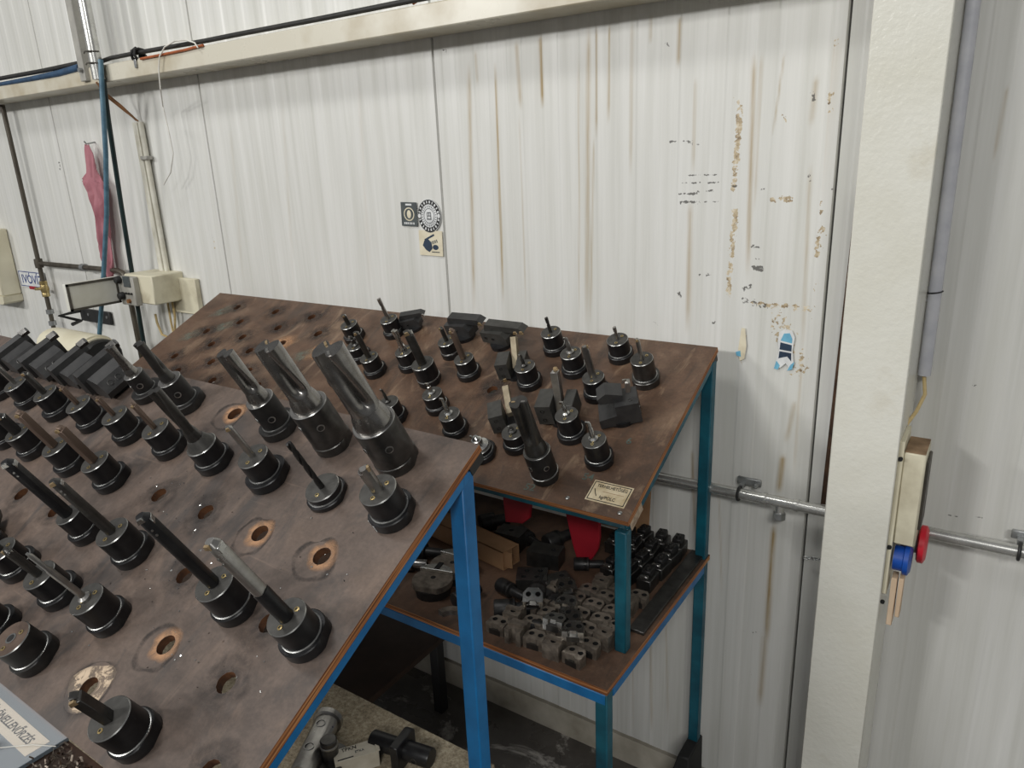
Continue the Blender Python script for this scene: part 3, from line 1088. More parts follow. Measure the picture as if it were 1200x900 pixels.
# far board
G(-1.008, .130, 'black holder with small angled head, leftmost in the back group of far board', hb=.05, tool=('bar', .0075, .083, 'dark_steel', 1))
G(-.922, .203, 'black holder hidden between two others at the left of far board', hb=.045, tool=('stub', .006, .075, 'dark_steel'))
G(-.832, .246, 'black holder with tall dark bar at the left front of far group', tool=('bar', .0085, .135, 'dark_steel', .8))
G(-.887, .090, 'black holder with slim grey end mill before the wall seam', hb=.052, tool=('mill', .0055, .119, 'grey_steel'))
G(-.742, .205, 'black holder with bright double drill beside the thick dark bar', tool=('udrill', .0085, .118, 'bright_steel', .4))
G(-.648, .245, 'broad black holder with thickest dark bar on far board', rb=.0285, hb=.060, rf_=.030, tool=('bar', .0130, .160, 'dark_steel', .8), nozzles=1)
G(-.650, .140, 'small black holder with short dark bar before the back turning block', hb=.046, rf_=.027, tool=('bar', .0055, .089, 'dark_steel'))
G(-.553, .201, 'black holder with brown square bar on far board', hb=.053, tool=('square', .0072, .141, 'brown_steel', .4))
G(-.378, .199, 'black holder with two chrome screws beside the tan shank block', hb=.055, tool=('stub', .004, .088, 'dark_steel'))
G(-.375, .073, 'black holder with thin dark bar, left one of the pair nearest the wall', hb=.055, tool=('mill', .0042, .097, 'dark_steel'))
G(-.290, .135, 'black holder with stubby dark bar in front of the wall side pair', rf_=.033, hb=.054, tool=('stub', .0048, .098, 'grey_steel'))
G(-.202, .200, 'black holder with tall bright grey drill at the centre right of far board', hb=.053, rf_=.032, tool=('bar', .0080, .139, 'grey_steel', 2.2))
G(-.202, .070, 'black holder with thin grey bar, right one of the pair nearest the wall', hb=.053, tool=('mill', .0042, .087, 'grey_steel'))
G(-.113, .136, 'worn grey holder with hooked grey bar nearest the right edge of far board', hb=.064, rf_=.0325, tool=('bar', .0055, .119, 'grey_steel', .6), mats=('dark_steel', 'dark_steel'))
G(-.202, .326, 'black holder with tiny bright screws beside the tilted plate block', hb=.060, rf_=.033, tool=('stub', .0042, .095, 'bright_steel'))
G(-.114, .378, 'black holder with small bright ball tipped bar near the load label', hb=.061, tool=('stub', .0052, .108, 'bright_steel'))
G(-.203, .446, 'large dark indexable drill near the front edge of far board', rb=.0275, hb=.077, rf_=.0285, tool=('udrill', .0175, .206, 'dark_steel', -1.6), nozzles=0, side_hole=.6, mats=('black_worn', 'face_steel'), collar=True, screws=0)
G(-.306, .385, 'low black holder standing behind the large drill on far board', hb=.043, tool=('stub', .005, .058, 'dark_steel'))
G(-.657, .381, 'dull black holder with thin dark bar beside the near rack drills', tool=('stub', .0036, .093, 'dark_steel'), nozzles=0)
G(-.565, .326, 'black holder with short bright screw on top, behind a similar one', hb=.049, rf_=.029, tool=('stub', .0050, .080, 'bright_steel'), nozzles=1)
G(-.474, .381, 'black holder with short chrome bar left of the near rack corner', hb=.054, tool=('stub', .0052, .101, 'bright_steel'), nozzles=1)
G(-.372, .428, 'low black holder with bright knurled nut half hidden by near rack corner', rb=.026, hb=.026, rf_=.033, hf=.014, tool=('stub', .0115, .055, 'bright_steel'), nozzles=0)
G(-.928, .300, 'small black holder with copper coloured cap behind the largest drill', hb=.045, rb=.022, rf_=.026, tool=('stub', .0085, .052, 'brown_steel'), nozzles=0)

# ---------------------------------------------------------------- turning blocks


def bolt_holes(par, pts, r=.004):
    """pts: matrices of hole mouths, z outwards"""
    for M in pts:
        B().lathe([(r * 1.25, -.002), (r * 1.25, .0005), (r, .0007), (r, -.001)], 14, [0, 0, 1, 1], M=M).build('bolt_hole', ['dark_steel', 'hole_dark'], par)


def XZ(y0=0):
    """maps prism (x, y, z) to (x, -z.., y): profile in the x-z plane, extruded along y"""
    return Matrix(((1, 0, 0, 0), (0, 0, -1, 0), (0, 1, 0, 0), (0, 0, 0, 1)))


def angular_block(Mb, u, v, rot, label, hole=3, sc=1.0, tall=1.0, group=None):
    r = root('turning_block', label, 'turning block', Mb @ T((u, -v, 0)) @ RZ(rot) @ Matrix.Diagonal((sc, sc, sc, 1)), group)
    B().lathe([(.030, 0), (.031, .001), (.031, .010), (.030, .011)], 32, flat=(range(4), .028, (0, PI))).build('flange', 'black_oxide', r)
    h = tall
    body = B().prism([(-.012, .010), (.040, .010), (.047, .024), (.034, .050 * h), (.008, .058 * h), (-.012, .046 * h)], -.030, .034, M=XZ()).build('body', 'block_black', r, angle=12)
    pl = B().prism([(-.046, .010), (-.020, .010), (-.0135, .040), (-.016, .062 * h), (-.024, .070 * h), (-.046, .034)], -.046, .040, M=XZ()).build('clamp_plate', 'block_black', r, angle=12)
    B().prism([(-.030, .060 * h), (-.016, .056 * h), (-.012, .066 * h), (-.022, .074 * h)], -.054, -.034, M=XZ()).build('cutting_head', 'dark_steel', pl, angle=12)
    ang = math.atan2(.050 * h - .024, .013)
    pts = []
    for k in range(hole):
        y = -.016 + .017 * k
        pts.append(T((.0405, y, (.024 + .050 * h) / 2)) @ RY(ang) @ T((0, 0, .0004)))
    bolt_holes(body, pts, .0045)
    insert(pl, T((-.014, .052, .070 * h)) @ RX(PI / 2), 'bright_steel', .005)
    return r


GB = 'angular black blocks in the back row of the near board'
angular_block(MF, -1.275, .062, -.05, 'leftmost angular black turning block, three bolt holes, back row of near board', tall=.88, group=GB)
angular_block(MF, -1.135, .060, -.1, 'second angular black turning block from the left with long raised wedge', hole=2, tall=.96, group=GB)
angular_block(MF, -1.010, .058, -.05, 'third angular black turning block from the left, open slot facing front', tall=.88, group=GB)
angular_block(MF, -.885, .057, -.05, 'rightmost angular black turning block beside the slim dark drill', sc=1.1, tall=.9, group=GB)
angular_block(MF, -.80, .418, .9, 'black turning block at the left edge below the two empty holes', sc=.9)


def bar_block(u, v, rot, label, L=.10, sc=1.0, body='block_grey', head='gold_insert'):
    r = root('turning_block', label, 'turning block', MB_ @ T((u, -v, 0)) @ RZ(rot) @ Matrix.Diagonal((sc, sc, sc, 1)), 'turning blocks on the far board')
    B().lathe([(.029, 0), (.029, .010)], 28).build('flange', 'black_oxide', r)
    bd = B().prism([(-.050, .010), (.030, .010), (.030, .030), (.016, .044), (-.050, .040)], -.026, .012, M=XZ()).build('body', body, r, angle=15)
    bolt_holes(bd, [T((x, .0, .0)) @ T((x * 0, -.0135, .026)) @ RX(PI / 2) for x in (-.035, -.012)], .003)
    br = B().prism([(-.046, .0), (L - .05, .0), (L - .036, .006), (L - .05, .016), (-.040, .018)], -.012, .014, M=T((.004, .014, .042)) @ RZ(.08) @ XZ()).build('clamp_bar', body, r, angle=15)
    insert(br, T((L - .036, .002, .048)) @ RX(PI / 2), head, .006)
    return r


bar_block(-.655, .068, -.02, 'dark turning block with long clamp bar left of the tan tipped one, at the back', body='block_black')
bar_block(-.530, .080, -.06, 'grey turning block with long clamp bar and tan tip at the back edge', L=.11, head='gold_insert')
bar_block(-.838, .060, .35, 'small dark turning block with bright insert beside the slim end mill', L=.085, sc=.8, body='block_black', head='bright_steel')


def plate_block(u, v, rot, label, plate_mat, body='block_grey', lean=.5, ph=.075, sc=1.0):
    r = root('turning_block', label, 'turning block', MB_ @ T((u, -v, 0)) @ RZ(rot) @ Matrix.Diagonal((sc, sc, sc, 1)), 'turning blocks on the far board')
    B().lathe([(.027, 0), (.027, .009)], 28).build('flange', 'black_oxide', r)
    bd = B().box((-.024, 0, .031), (.030, .050, .044)).build('body', body, r, angle=15)
    b2 = B().box((.022, .004, .029), (.020, .046, .040)).build('clamp_jaw', body, r, bev=.0012)
    bolt_holes(bd, [T((-.026 + .0, -.0255, z)) @ RX(PI / 2) for z in (.02, .042)], .0032)
    p = B().box((0, 0, ph / 2), (.014, .016, ph), M=T((.001, -.012 + lean * .02, .016)) @ RX(-lean)).build('square_shank', plate_mat, r, bev=.0008)
    insert(p, T((.001, -.012 + lean * .04 + math.sin(lean) * ph * .98, .016 + math.cos(lean) * ph)) @ RX(PI / 2), 'gold_insert', .005)
    return r


plate_block(-.428, .175, .35, 'block with pale tan square shank leaning across it, left of two chrome screws', 'tan_shank', 'block_grey', .75, .075)
plate_block(-.245, .285, .25, 'grey block clamping a tall tilted flat plate in the middle of far board', 'grey_steel', 'block_grey', .35, .085, 1.15)
plate_block(-.352, .330, .6, 'low dark block with pale tan bar on top behind the large drill', 'tan_shank', 'block_grey', 1.25, .07, 1.05)


def step_block(u, v, rot, label):
    r = root('turning_block', label, 'turning block', MB_ @ T((u, -v, 0)) @ RZ(rot), 'turning blocks on the far board')
    B().lathe([(.030, 0), (.030, .010)], 28).build('flange', 'black_oxide', r)
    bd = B().prism([(-.046, .004), (.040, .004), (.040, .056), (-.008, .056), (-.008, .032), (-.046, .026)], -.028, .026, M=XZ()).build('body', 'block_black', r, angle=15)
    hd = B().prism([(-.026, 0), (.018, 0), (.022, .018), (-.012, .026), (-.030, .012)], -.022, .016, M=T((-.012, .004, .056)) @ RY(.1) @ XZ()).build('cutting_head', 'block_black', r, angle=15)
    tip = B().box((.012, -.008, .094), (.010, .014, .026), M=RY(.15)).build('tip_clamp', 'grey_steel', r, bev=.001)
    bolt_holes(bd, [T((.0402, -.012, z)) @ RY(PI / 2) for z in (.018, .034, .050)] + [T((.024, -.012, .0562))], .0034)
    insert(tip, T((.022, -.010, .106)) @ RX(PI / 2), 'bright_steel', .006)
    return r


step_block(-.118, .255, .5, 'black stepped turning block with angled cutting head, right side of far board')

# ---------------------------------------------------------------- load label on the far board
r = root('load_label', 'cream load capacity label at the front right corner of far board', 'label', MB_ @ T((-.060, -.452, 0)) @ RZ(.0))
B().box((0, 0, .0005), (.082, .050, .001)).build('plate', 'label_plate', r)
b = B()
for c, d in (((0, .0215, .0012), (.076, .0016, .0004)), ((0, -.0215, .0012), (.076, .0016, .0004)), ((-.0375, 0, .0012), (.0016, .0445, .0004)), ((.0375, 0, .0012), (.0016, .0445, .0004))):
    b.box(c, d)
b.build('border', 'ink_black', r)
text('lettering', 'TERHELHETŐSÉG', .0098, 'ink_black', r, T((.001, .0130, .0012)), .84)
text('lettering', 'kg/POLC', .0105, 'ink_black', r, T((.001, -.0125, .0012)), .85)
B().tube([(-.032, .004, .0013), (-.026, -.007, .0013), (-.022, -.012, .0013)], .0008, 6).build('pen_mark', 'ink_black', r)
B().box((.008, .001, .0012), (.044, .0006, .0004)).build('dotted_line', 'brown_wire', r)
# chalked size numbers on the far board
for s, u, v in (('54', -.118, .425), ('6', -.078, .315), ('52', -.222, .50 - .018)):
    text('chalk_number', s, .024, 'chalk_green', board_f, T((u, -v, .0005)) @ RZ(.1))

# ================================================================== LOWER SHELF OF FAR RACK


def jaw_proto():
    r = root('chuck_jaw', 'x', 'chuck jaw', Matrix.Identity(4))
    out = [(-.021, -.015), (-.010, -.015), (-.006, -.011), (.006, -.011), (.010, -.015), (.021, -.015), (.021, .006), (.012, .018), (-.012, .018), (-.021, .006)]
    B().plate(out, [(-.0095, .003, .0058), (.0105, .003, .0058)], 0, .024, (0, 0, 1), seg=12).build('body', ['jaw_steel', 'hole_dark'], r)
    B().box((0, -.0135, .006), (.026, .005, .012)).build('serration', 'dark_steel', r)
    return r


def tallproto():
    r = root('chuck_jaw', 'x', 'chuck jaw', Matrix.Identity(4))
    out = [(-.018, -.02), (.018, -.02), (.018, .02), (.008, .02), (.005, .012), (-.005, .012), (-.008, .02), (-.018, .02)]
    B().plate(out, [(0, -.005, .0062)], 0, .034, (0, 0, 1), seg=12).build('body', ['jaw_steel', 'hole_dark'], r)
    B().box((0, .0, .0365), (.036, .010, .005)).build('step', 'jaw_steel', r)
    return r


JL = 'small dull steel chuck jaw with bolt holes in the pile on far lower shelf'
JT = 'taller notched steel chuck jaw standing in the pile on far lower shelf'
JB = 'bright polished steel chuck jaw on top of the pile on far lower shelf'
pa, pb = jaw_proto(), tallproto()
first = {0: True, 1: True}
rnd = random.Random(3)


def put(proto, key, M, label, group):
    if first[key]:
        o = proto
        first[key] = False
    else:
        o = copytree(proto)
    o.matrix_world = M
    tag(o, label, 'chuck jaw', group)
    return o


rows = 7
for j in range(rows):
    y = -.560 + j * .040
    n = 6
    for i in range(n):
        x = -.775 + j * .012 + i * .0455 + rnd.uniform(-.004, .004)
        if x > -.555 or (j > 4 and i == 0):
            continue
        if abs(x + .532) < .03 and abs(y + .484) < .03:
            continue
        yy = y + rnd.uniform(-.003, .003) - .006 * i * .3
        if rnd.random() < .30:
            put(pb, 1, T((x, yy, zs)) @ RZ(rnd.uniform(-.15, .15) + (PI if rnd.random() < .4 else 0)), JT, 'tall chuck jaws on the far lower shelf')
        else:
            put(pa, 0, T((x, yy, zs)) @ RZ(rnd.uniform(-.15, .15)), JL, 'dull chuck jaws on the far lower shelf')
for x, y, z, rx, rz in ((-.742, -.478, .836, .5, .5), (-.665, -.468, .836, .15, .2), (-.632, -.505, .836, .2, -.3), (-.655, -.535, .836, -.1, .1), (-.700, -.415, .836, .3, .8), (-.61, -.54, .836, .1, .4)):
    o = copytree(pa)
    o.matrix_world = T((x, y, z)) @ RZ(rz) @ RX(rx)
    tag(o, JB, 'chuck jaw', 'bright chuck jaws lying on the pile')
    for c in o.children:
        if c.name.startswith('body'):
            c.data = c.data.copy()
            c.data.materials[0] = MATS['bright_steel']

# clamping blocks, back right of the shelf
cp = root('clamp_block', 'x', 'clamp block', Matrix.Identity(4))
B().prism([(-.017, -.026), (.017, -.026), (.017, .026), (-.017, .026)], 0, .030).build('body', 'dark_steel', cp, bev=.0015)
B().box((0, .004, .038), (.022, .034, .016)).build('clamp_bridge', 'black_worn', cp, bev=.002)
B().lathe([(.006, .046), (.006, .052), (.0035, .052), (.0035, .048)], 12, [0, 0, 1, 1]).build('clamp_bolt', ['dark_steel', 'hole_dark'], cp)
B().box((0, -.019, .034), (.018, .010, .008)).build('insert_seat', 'grey_steel', cp, bev=.001)
ff = True
for j in range(4):
    for i in range(4):
        x = -.715 + i * .046 + j * .002 + rnd.uniform(-.003, .003)
        y = -.255 + j * .056 + rnd.uniform(-.003, .003)
        if i == 0 and j < 2:
            continue
        o = cp if ff else copytree(cp)
        ff = False
        o.matrix_world = T((x, y, zs)) @ RZ(rnd.uniform(-.2, .1))
        tag(o, 'dark steel clamp block with bolt, among the rows at back right of far lower shelf', 'clamp block', 'clamp blocks on the far lower shelf')

tag(B().box((0, 0, .004), (.034, .36, .008), M=T((-.530, -.245, zs)) @ RZ(-.0)).build('flat_bar', 'dark_steel', bev=.001), 'long dark flat steel bar along the right edge of far lower shelf', 'bar')

# cardboard box
p0, p1 = onZ(590, 669, zs), onZ(509, 630, zs)
d = (p1 - p0)
ang = math.atan2(d.y, d.x)
r = root('cardboard_box', 'long narrow brown cardboard box lying on far lower shelf', 'box', T((p0.x, p0.y, zs)) @ RZ(ang))
t_ = .0022
Lb, wb, hb_ = .40, .056, .048
b = B()
for c, dd in (((Lb / 2, -wb / 2, t_ / 2), (Lb, wb, t_)), ((Lb / 2, -wb / 2, hb_ - t_ / 2), (Lb, wb, t_)), ((Lb / 2, -t_ / 2, hb_ / 2), (Lb, t_, hb_)), ((Lb / 2, -wb + t_ / 2, hb_ / 2), (Lb, t_, hb_)), ((Lb - t_ / 2, -wb / 2, hb_ / 2), (t_, wb, hb_))):
    b.box(c, dd)
b.build('carton', 'cardboard', r)
B().box((.006, -wb / 2 + .006, hb_ / 2), (.002, wb * .72, hb_ * .9), M=RZ(.1)).build('end_flap', 'cardboard', r)
B().box((-.008, -wb * .20, hb_ / 2), (.022, .002, hb_ * .86), M=RZ(.35)).build('end_flap', 'cardboard', r)


def sector(r0, r1, a0, a1, n=14):
    return [(r1 * math.cos(a0 + (a1 - a0) * k / n), r1 * math.sin(a0 + (a1 - a0) * k / n)) for k in range(n + 1)] + [(r0 * math.cos(a1 + (a0 - a1) * k / n), r0 * math.sin(a1 + (a0 - a1) * k / n)) for k in range(n + 1)]


def round_jaw(q, label, rot, R1=.046):
    p = onZ(q[0], q[1], zs)
    r = root('round_soft_jaw', label, 'soft jaw', T((p.x, p.y, zs)) @ RZ(rot))
    B().lathe([(R1 * .86, 0), (R1 * .9, .022)], 28).build('hub', 'black_worn', r)
    b = B().prism([(R1 * math.cos(t), R1 * math.sin(t)) for t in [(-.30 + k / 24 * 1.6) * PI for k in range(25)]], .022, .036)
    b.build('body', 'jaw_steel', r)
    B().prism([(R1 * 1.03 * math.cos(t), R1 * 1.03 * math.sin(t)) for t in [(.15 + k / 16 * .7) * PI for k in range(17)]], .036, .046).build('step', 'bright_steel', r, bev=.001)
    B().box((0, R1 * .80, .0415), (.011, R1 * .62, .013)).build('slot', 'hole_dark', r)
    B().lathe([(.006, .036), (.006, .0365)], 14, M=T((0, R1 * .10, 0))).build('bolt_hole', 'hole_dark', r)
    return r


round_jaw((508, 694), 'round stepped steel soft jaw with dark slot nearest the front of far lower shelf', .25)
round_jaw((530, 676), 'round stepped steel soft jaw partly behind the near rack leg', .1, .05)
p = onZ(530, 727, zs)
tag(B().plate(sector(.024, .040, .05, PI - .05), [], 0, .012, (0, 1, 1), M=T((p.x, p.y - .006, zs)) @ RZ(-.15)).build('half_ring', ['jaw_steel', 'rim_steel']), 'crescent shaped steel half ring lying at front of far lower shelf', 'ring')


def junk_cyl(q, rr, L, rz, label, z=None, mat='black_worn', tilt=0.0):
    z = zs if z is None else z
    p = onZ(q[0], q[1], z)
    r = root('tool_shank', label, 'tool holder', T((p.x, p.y, z + rr)) @ RZ(rz) @ RY(PI / 2 + tilt))
    B().lathe([(rr * .9, -L / 2), (rr, -L / 2 + .003), (rr, -.01), (rr * 1.0, .0), (rr * .62, .002), (rr * .62, L / 2 - .002), (rr * .58, L / 2)], 24).build('body', mat, r)
    B().lathe([(rr * 1.0, -.012), (rr * 1.0, -.004)], 24).build('collar', 'dark_steel', r)
    B().lathe([(rr * .3, L / 2), (rr * .3, L / 2 + .0006)], 14).build('bore', 'hole_dark', r)
    return r


junk_cyl((604, 722), .020, .09, .6, 'black cylindrical tool shank lying beside the near rack leg on far lower shelf')
junk_cyl((650, 712), .016, .07, -.5, 'short dark round shank lying left of the jaw pile')
junk_cyl((632, 700), .022, .08, 1.9, 'dark round tool shank lying behind the short one on far lower shelf')
junk_cyl((560, 642), .022, .10, .2, 'dark round tool shank behind the cardboard box')
junk_cyl((620, 640), .020, .09, -.4, 'dark round shank near the red plastic strips')
junk_cyl((580, 620), .024, .08, .9, 'dark shank at the back of far lower shelf')
junk_cyl((655, 640), .022, .08, 1.2, 'dark shank left of the tapered red plastic strip')
junk_cyl((485, 668), .018, .07, .4, 'small grey shank beside the near board edge on far lower shelf', mat='grey_steel')

junk_cyl((500, 655), .020, .09, .3, 'dull black shank half under the near board edge on far lower shelf')
junk_cyl((548, 705), .018, .07, 1.3, 'short black shank just left of the near rack leg, low on the shelf')
junk_cyl((600, 700), .017, .08, -.2, 'slim black shank right of the near rack leg behind the black cylinder')
junk_cyl((640, 742), .013, .06, .2, 'thin black shank against the front left of the jaw pile')
junk_cyl((690, 668), .016, .07, .5, 'dark shank between the jaw pile and the red strip')


def holed_block(q, dims, rz, label, holes):
    p = onZ(q[0], q[1], zs)
    r = root('steel_block', label, 'steel block', T((p.x, p.y, zs)) @ RZ(rz))
    x, y, z = dims[0] / 2, dims[1] / 2, dims[2]
    B().plate([(-x, -y), (x, -y), (x, y), (-x, y)], [(hx, hy, .006) for hx, hy in holes], 0, z, (0, 0, 1), seg=14).build('body', ['dark_steel', 'hole_dark'], r)
    return r


holed_block((624, 688), (.07, .055, .035), .5, 'dark square block with four bolt holes beside the cardboard box end', [(-.018, -.012), (.012, -.012), (-.012, .012), (.018, .012)])
holed_block((652, 692), (.05, .07, .030), -.6, 'dark block with two bolt holes behind the jaw pile', [(-.008, .018), (.010, .012)])
holed_block((640, 660), (.08, .05, .040), .2, 'plain dark block at the back behind the four hole block', [(.02, 0)])
holed_block((600, 640), (.07, .05, .045), .1, 'tall dark block behind the end of the cardboard box', [(.0, 0)])

# red plastic strips hanging behind


def red_strip(pts, Y, label):
    q = [onY(x, y, Y) for x, y in pts]
    r0 = [(p.x, Y, p.z) for p in q]
    r1 = [(p.x, Y + .012, p.z) for p in q]
    o = B().rings([r0, r1]).build('plastic_strip', 'red_plastic', bev=.002)
    return tag(o, label, 'plastic strip')


red_strip([(662, 600), (702, 600), (702, 632), (700, 645), (694, 655), (684, 660), (676, 656), (671, 640)], -.24, 'tapered red plastic strip with rounded end hanging under far board')
red_strip([(588, 575), (622, 585), (620, 608), (612, 614), (592, 612)], -.30, 'short red plastic strip under far board near the blue post')
p = onY(715, 640, -.06)
tag(B().box((0, 0, .08), (.20, .004, .16), M=T((p.x, -.045, zs)) @ RX(-.1)).build('cardboard_sheet', 'cardboard'), 'brown cardboard sheet leaning at the back of far lower shelf', 'cardboard')

# ================================================================== BELOW
r = wroot('low_bench', 'low dark brown wooden bench board under the far rack', 'bench', Vector((-1.9, -.45, 0)))
wpart(B().box((-1.94, -.46, .275), (1.2, .74, .022)), 'board', 'dark_wood', r, bev=.002)
for x, y in ((-1.362, -.112), (-2.5, -.112), (-1.362, -.80), (-2.5, -.80)):
    wpart(B().box((x, y, .132), (.034, .034, .264)), 'leg', 'black_plastic', r, bev=.002)
wpart(B().box((-1.94, -.112, .245), (1.1, .02, .03)), 'rail', 'black_plastic', r)
b = B().prism([(-.070, 0), (.030, 0), (.026, .262), (-.004, .262)], -.05, .05, M=T((-.530, -.10, 0)) @ XZ())
tag(b.build('wedge_block', 'rubber_black', bev=.004), 'black wedge shaped block on the floor at the foot of far rack leg', 'block')

# near rack lower shelf contents
zn = .773


def near_cyl(q, z):
    p = onZ(q[0], q[1], z)
    return p


p = near_cyl((370, 876), zn + .024)
ax = (onZ(384, 846, zn + .024) - onZ(356, 904, zn + .024))
a = math.atan2(ax.y, ax.x)
r = root('reduction_sleeve', 'worn grey steel sleeve with two side holes lying on near lower shelf', 'sleeve', T((p.x, p.y, zn + .026)) @ RZ(a) @ RY(PI / 2))
B().lathe([(.017, -.065), (.021, -.065), (.0215, -.06), (.0215, .052), (.026, .054), (.026, .064), (.020, .066)], 32, [0, 0, 0, 0, 0, 0, 0], cap=(True, True)).build('body', 'grey_steel', r)
for z, m in ((.030, 'face_steel'), (-.022, 'hole_dark')):
    B().lathe([(.0085, -.004), (.0085, .0008), (.0070, .0009), (.0070, -.002)], 18, [0, 0, 1, 1], M=T((0, 0, z)) @ RY(-PI / 2) @ T((0, 0, .0212))).build('side_hole', ['rim_steel', m], r)
p = onZ(392, 885, zn + .02)
r = root('round_holder', 'dark round holder standing between the grey sleeve and the white carton', 'tool holder', T((p.x, p.y - .008, zn)))
B().lathe([(.030, 0), (.031, .002), (.031, .022), (.030, .024), (.014, .024), (.014, .058), (.012, .060)], 32).build('body', 'dark_steel', r)
B().lathe([(.0145, .046), (.0152, .047), (.0152, .05), (.0145, .051)], 24).build('ring', 'grey_steel', r)
p = onZ(419, 893, zn)
r = root('insert_carton', 'small white printed carton on near lower shelf', 'carton', T((p.x + .006, p.y - .006, zn)) @ RZ(-.62))
B().box((0, 0, .016), (.030, .072, .032)).build('carton', 'carton_white', r, bev=.0008)
B().box((0, .035, .0325), (.030, .006, .003)).build('end_flap', 'carton_white', r)
text('lettering', 'TPKN', .011, 'ink_black', r, T((-.008, -.010, .0322)) @ RZ(PI / 2), .9)
text('lettering', 'ETKA', .007, 'ink_grey', r, T((.003, .006, .0322)) @ RZ(PI / 2), .9)
B().box((.011, -.018, .0322), (.0022, .026, .0004)).build('printed_bar', 'ink_black', r)
p = onZ(436, 880, zn + .012)
r = root('ribbed_socket', 'small black ribbed socket between the carton and the shiny holder', 'socket', T((p.x, p.y, zn + .013)) @ RZ(-.55) @ RX(PI / 2))
pr = []
for k in range(6):
    pr += [(.012, k * .008 - .024), (.012, k * .008 - .019), (.0108, k * .008 - .0185), (.0108, k * .008 - .0165)]
B().lathe(pr, 20).build('body', 'black_oxide', r)
B().lathe([(.007, .0), (.007, .0006)], 14, M=T((0, 0, -.0245))).build('bore', 'hole_dark', r)
p = onZ(473, 880, zn + .024)
ax = onZ(508, 893, zn + .024) - onZ(440, 870, zn + .024)
a = math.atan2(ax.y, ax.x)
r = root('shank_holder', 'shiny black holder with square flange lying at the back of near lower shelf', 'tool holder', T((p.x, p.y, zn + .028)) @ RZ(a) @ RY(PI / 2))
B().lathe([(.014, -.062), (.0155, -.06), (.0155, -.008)], 28).build('shank', 'black_oxide', r)
B().lathe([(.0165, .006), (.0165, .052), (.0155, .054)], 28).build('nose', 'black_oxide', r)
f = B().prism([(-.026, -.028), (.022, -.028), (.026, -.024), (.026, .022), (.020, .028), (-.020, .028), (-.026, .020)], -.008, .007).build('flange', 'black_oxide', r, bev=.0012)
bolt_holes(r, [T((0, -.0166, .03)) @ RX(PI / 2)], .004)

# document and chips on the near ledge
c0, c1 = onZ(5, 801, zl + .012), onZ(80, 864, zl + .012)
c2 = onZ(22, 900, zl + .012)
ux = (c1 - c0).normalized()
uy = Vector((-ux.y, ux.x, 0))
wdt, hgt = (c1 - c0).length + .12, .16
Md = Matrix(((ux.x, uy.x, 0, c1.x), (ux.y, uy.y, 0, c1.y), (0, 0, 1, c1.z), (0, 0, 0, 1)))
r = root('document_sleeve', 'grey printed sheet in a clear plastic sleeve at lower left', 'document', Md)
B().box((-wdt / 2, -hgt / 2, -.0025), (wdt, hgt, .005)).build('backing_board', 'sheet_grey', r)
B().box((-wdt / 2 - .004, -.030, .0003), (wdt - .016, .028, .0005)).build('title_strip', 'paper_cream', r)
B().box((-wdt / 2 - .015, -.083, .0003), (wdt - .038, .034, .0005)).build('text_strip', 'paper_cream', r)
text('lettering', 'DOLGOZÓI ÖNELLENŐRZÉS', .0150, 'ink_black', r, T((-.116, -.030, .0007)), .88)
B().box((-wdt / 2, -hgt / 2, .0014), (wdt + .002, hgt + .002, .0006)).build('sleeve', 'clear_sleeve', r)
B().tube([(-.055, -.058, .002), (-.02, -.032, .004), (.004, -.016, .001)], .0006, 6).build('tie_wire', 'white_wire', r)
tip = B().box((-.062, -.062, .004), (.018, .010, .006)).build('clip', 'dark_steel', r, bev=.001)
b = B()
rc = random.Random(5)
for k in range(1500):
    x = rc.uniform(c1.x - .05, c1.x + .26)
    y = rc.uniform(-1.475, -1.325)
    if (Vector((x, y, 0)) - Vector((c1.x, c1.y, 0))).dot(ux) < .008:
        continue
    z = zl + .006 + rc.random() * .012
    M = T((x, y, z)) @ Matrix.Rotation(rc.uniform(0, 6), 4, Vector((rc.uniform(-1, 1), rc.uniform(-1, 1), rc.uniform(-1, 1))).normalized())
    l = rc.uniform(.003, .007)
    b.add([(-l, 0, 0), (0, l * .3, l * .4), (l, 0, 0), (l, l * .4, 0), (0, l * .7, l * .5), (-l, l * .4, 0)], [(0, 1, 4, 5), (1, 2, 3, 4)], M=M)
o = b.build('metal_chips', 'chip_metal')
o['kind'] = 'stuff'
tag(o, 'heap of curled metal chips on the ledge at lower left', 'metal chips')
# loose glitter of chips on the near board
b = B()
for k in range(110):
    cu, cv = rc.choice([(-.378, .234), (-.504, .236), (-.118, .232), (-.25, .416), (-.4, .36), (-.3, .4), (-.15, .4), (-.3, .3)])
    u, v = cu + rc.gauss(0, .05), cv + rc.gauss(0, .04)
    if not (-1.2 < u < -.02 and .02 < v < .54):
        continue
    s = rc.uniform(.0003, .0008)
    M = MF @ T((u, -v, .0006)) @ RZ(rc.uniform(0, 6)) @ RX(rc.uniform(-.5, .5))
    b.add([(-s * 2, -s, 0), (s * 2, -s, 0), (s * 2, s, s), (-s * 2, s, s)], [(0, 1, 2, 3)], M=M)
o = b.build('chip_glitter', 'bright_steel')
o['kind'] = 'stuff'
tag(o, 'tiny bright metal chips scattered over the near board', 'metal chips')

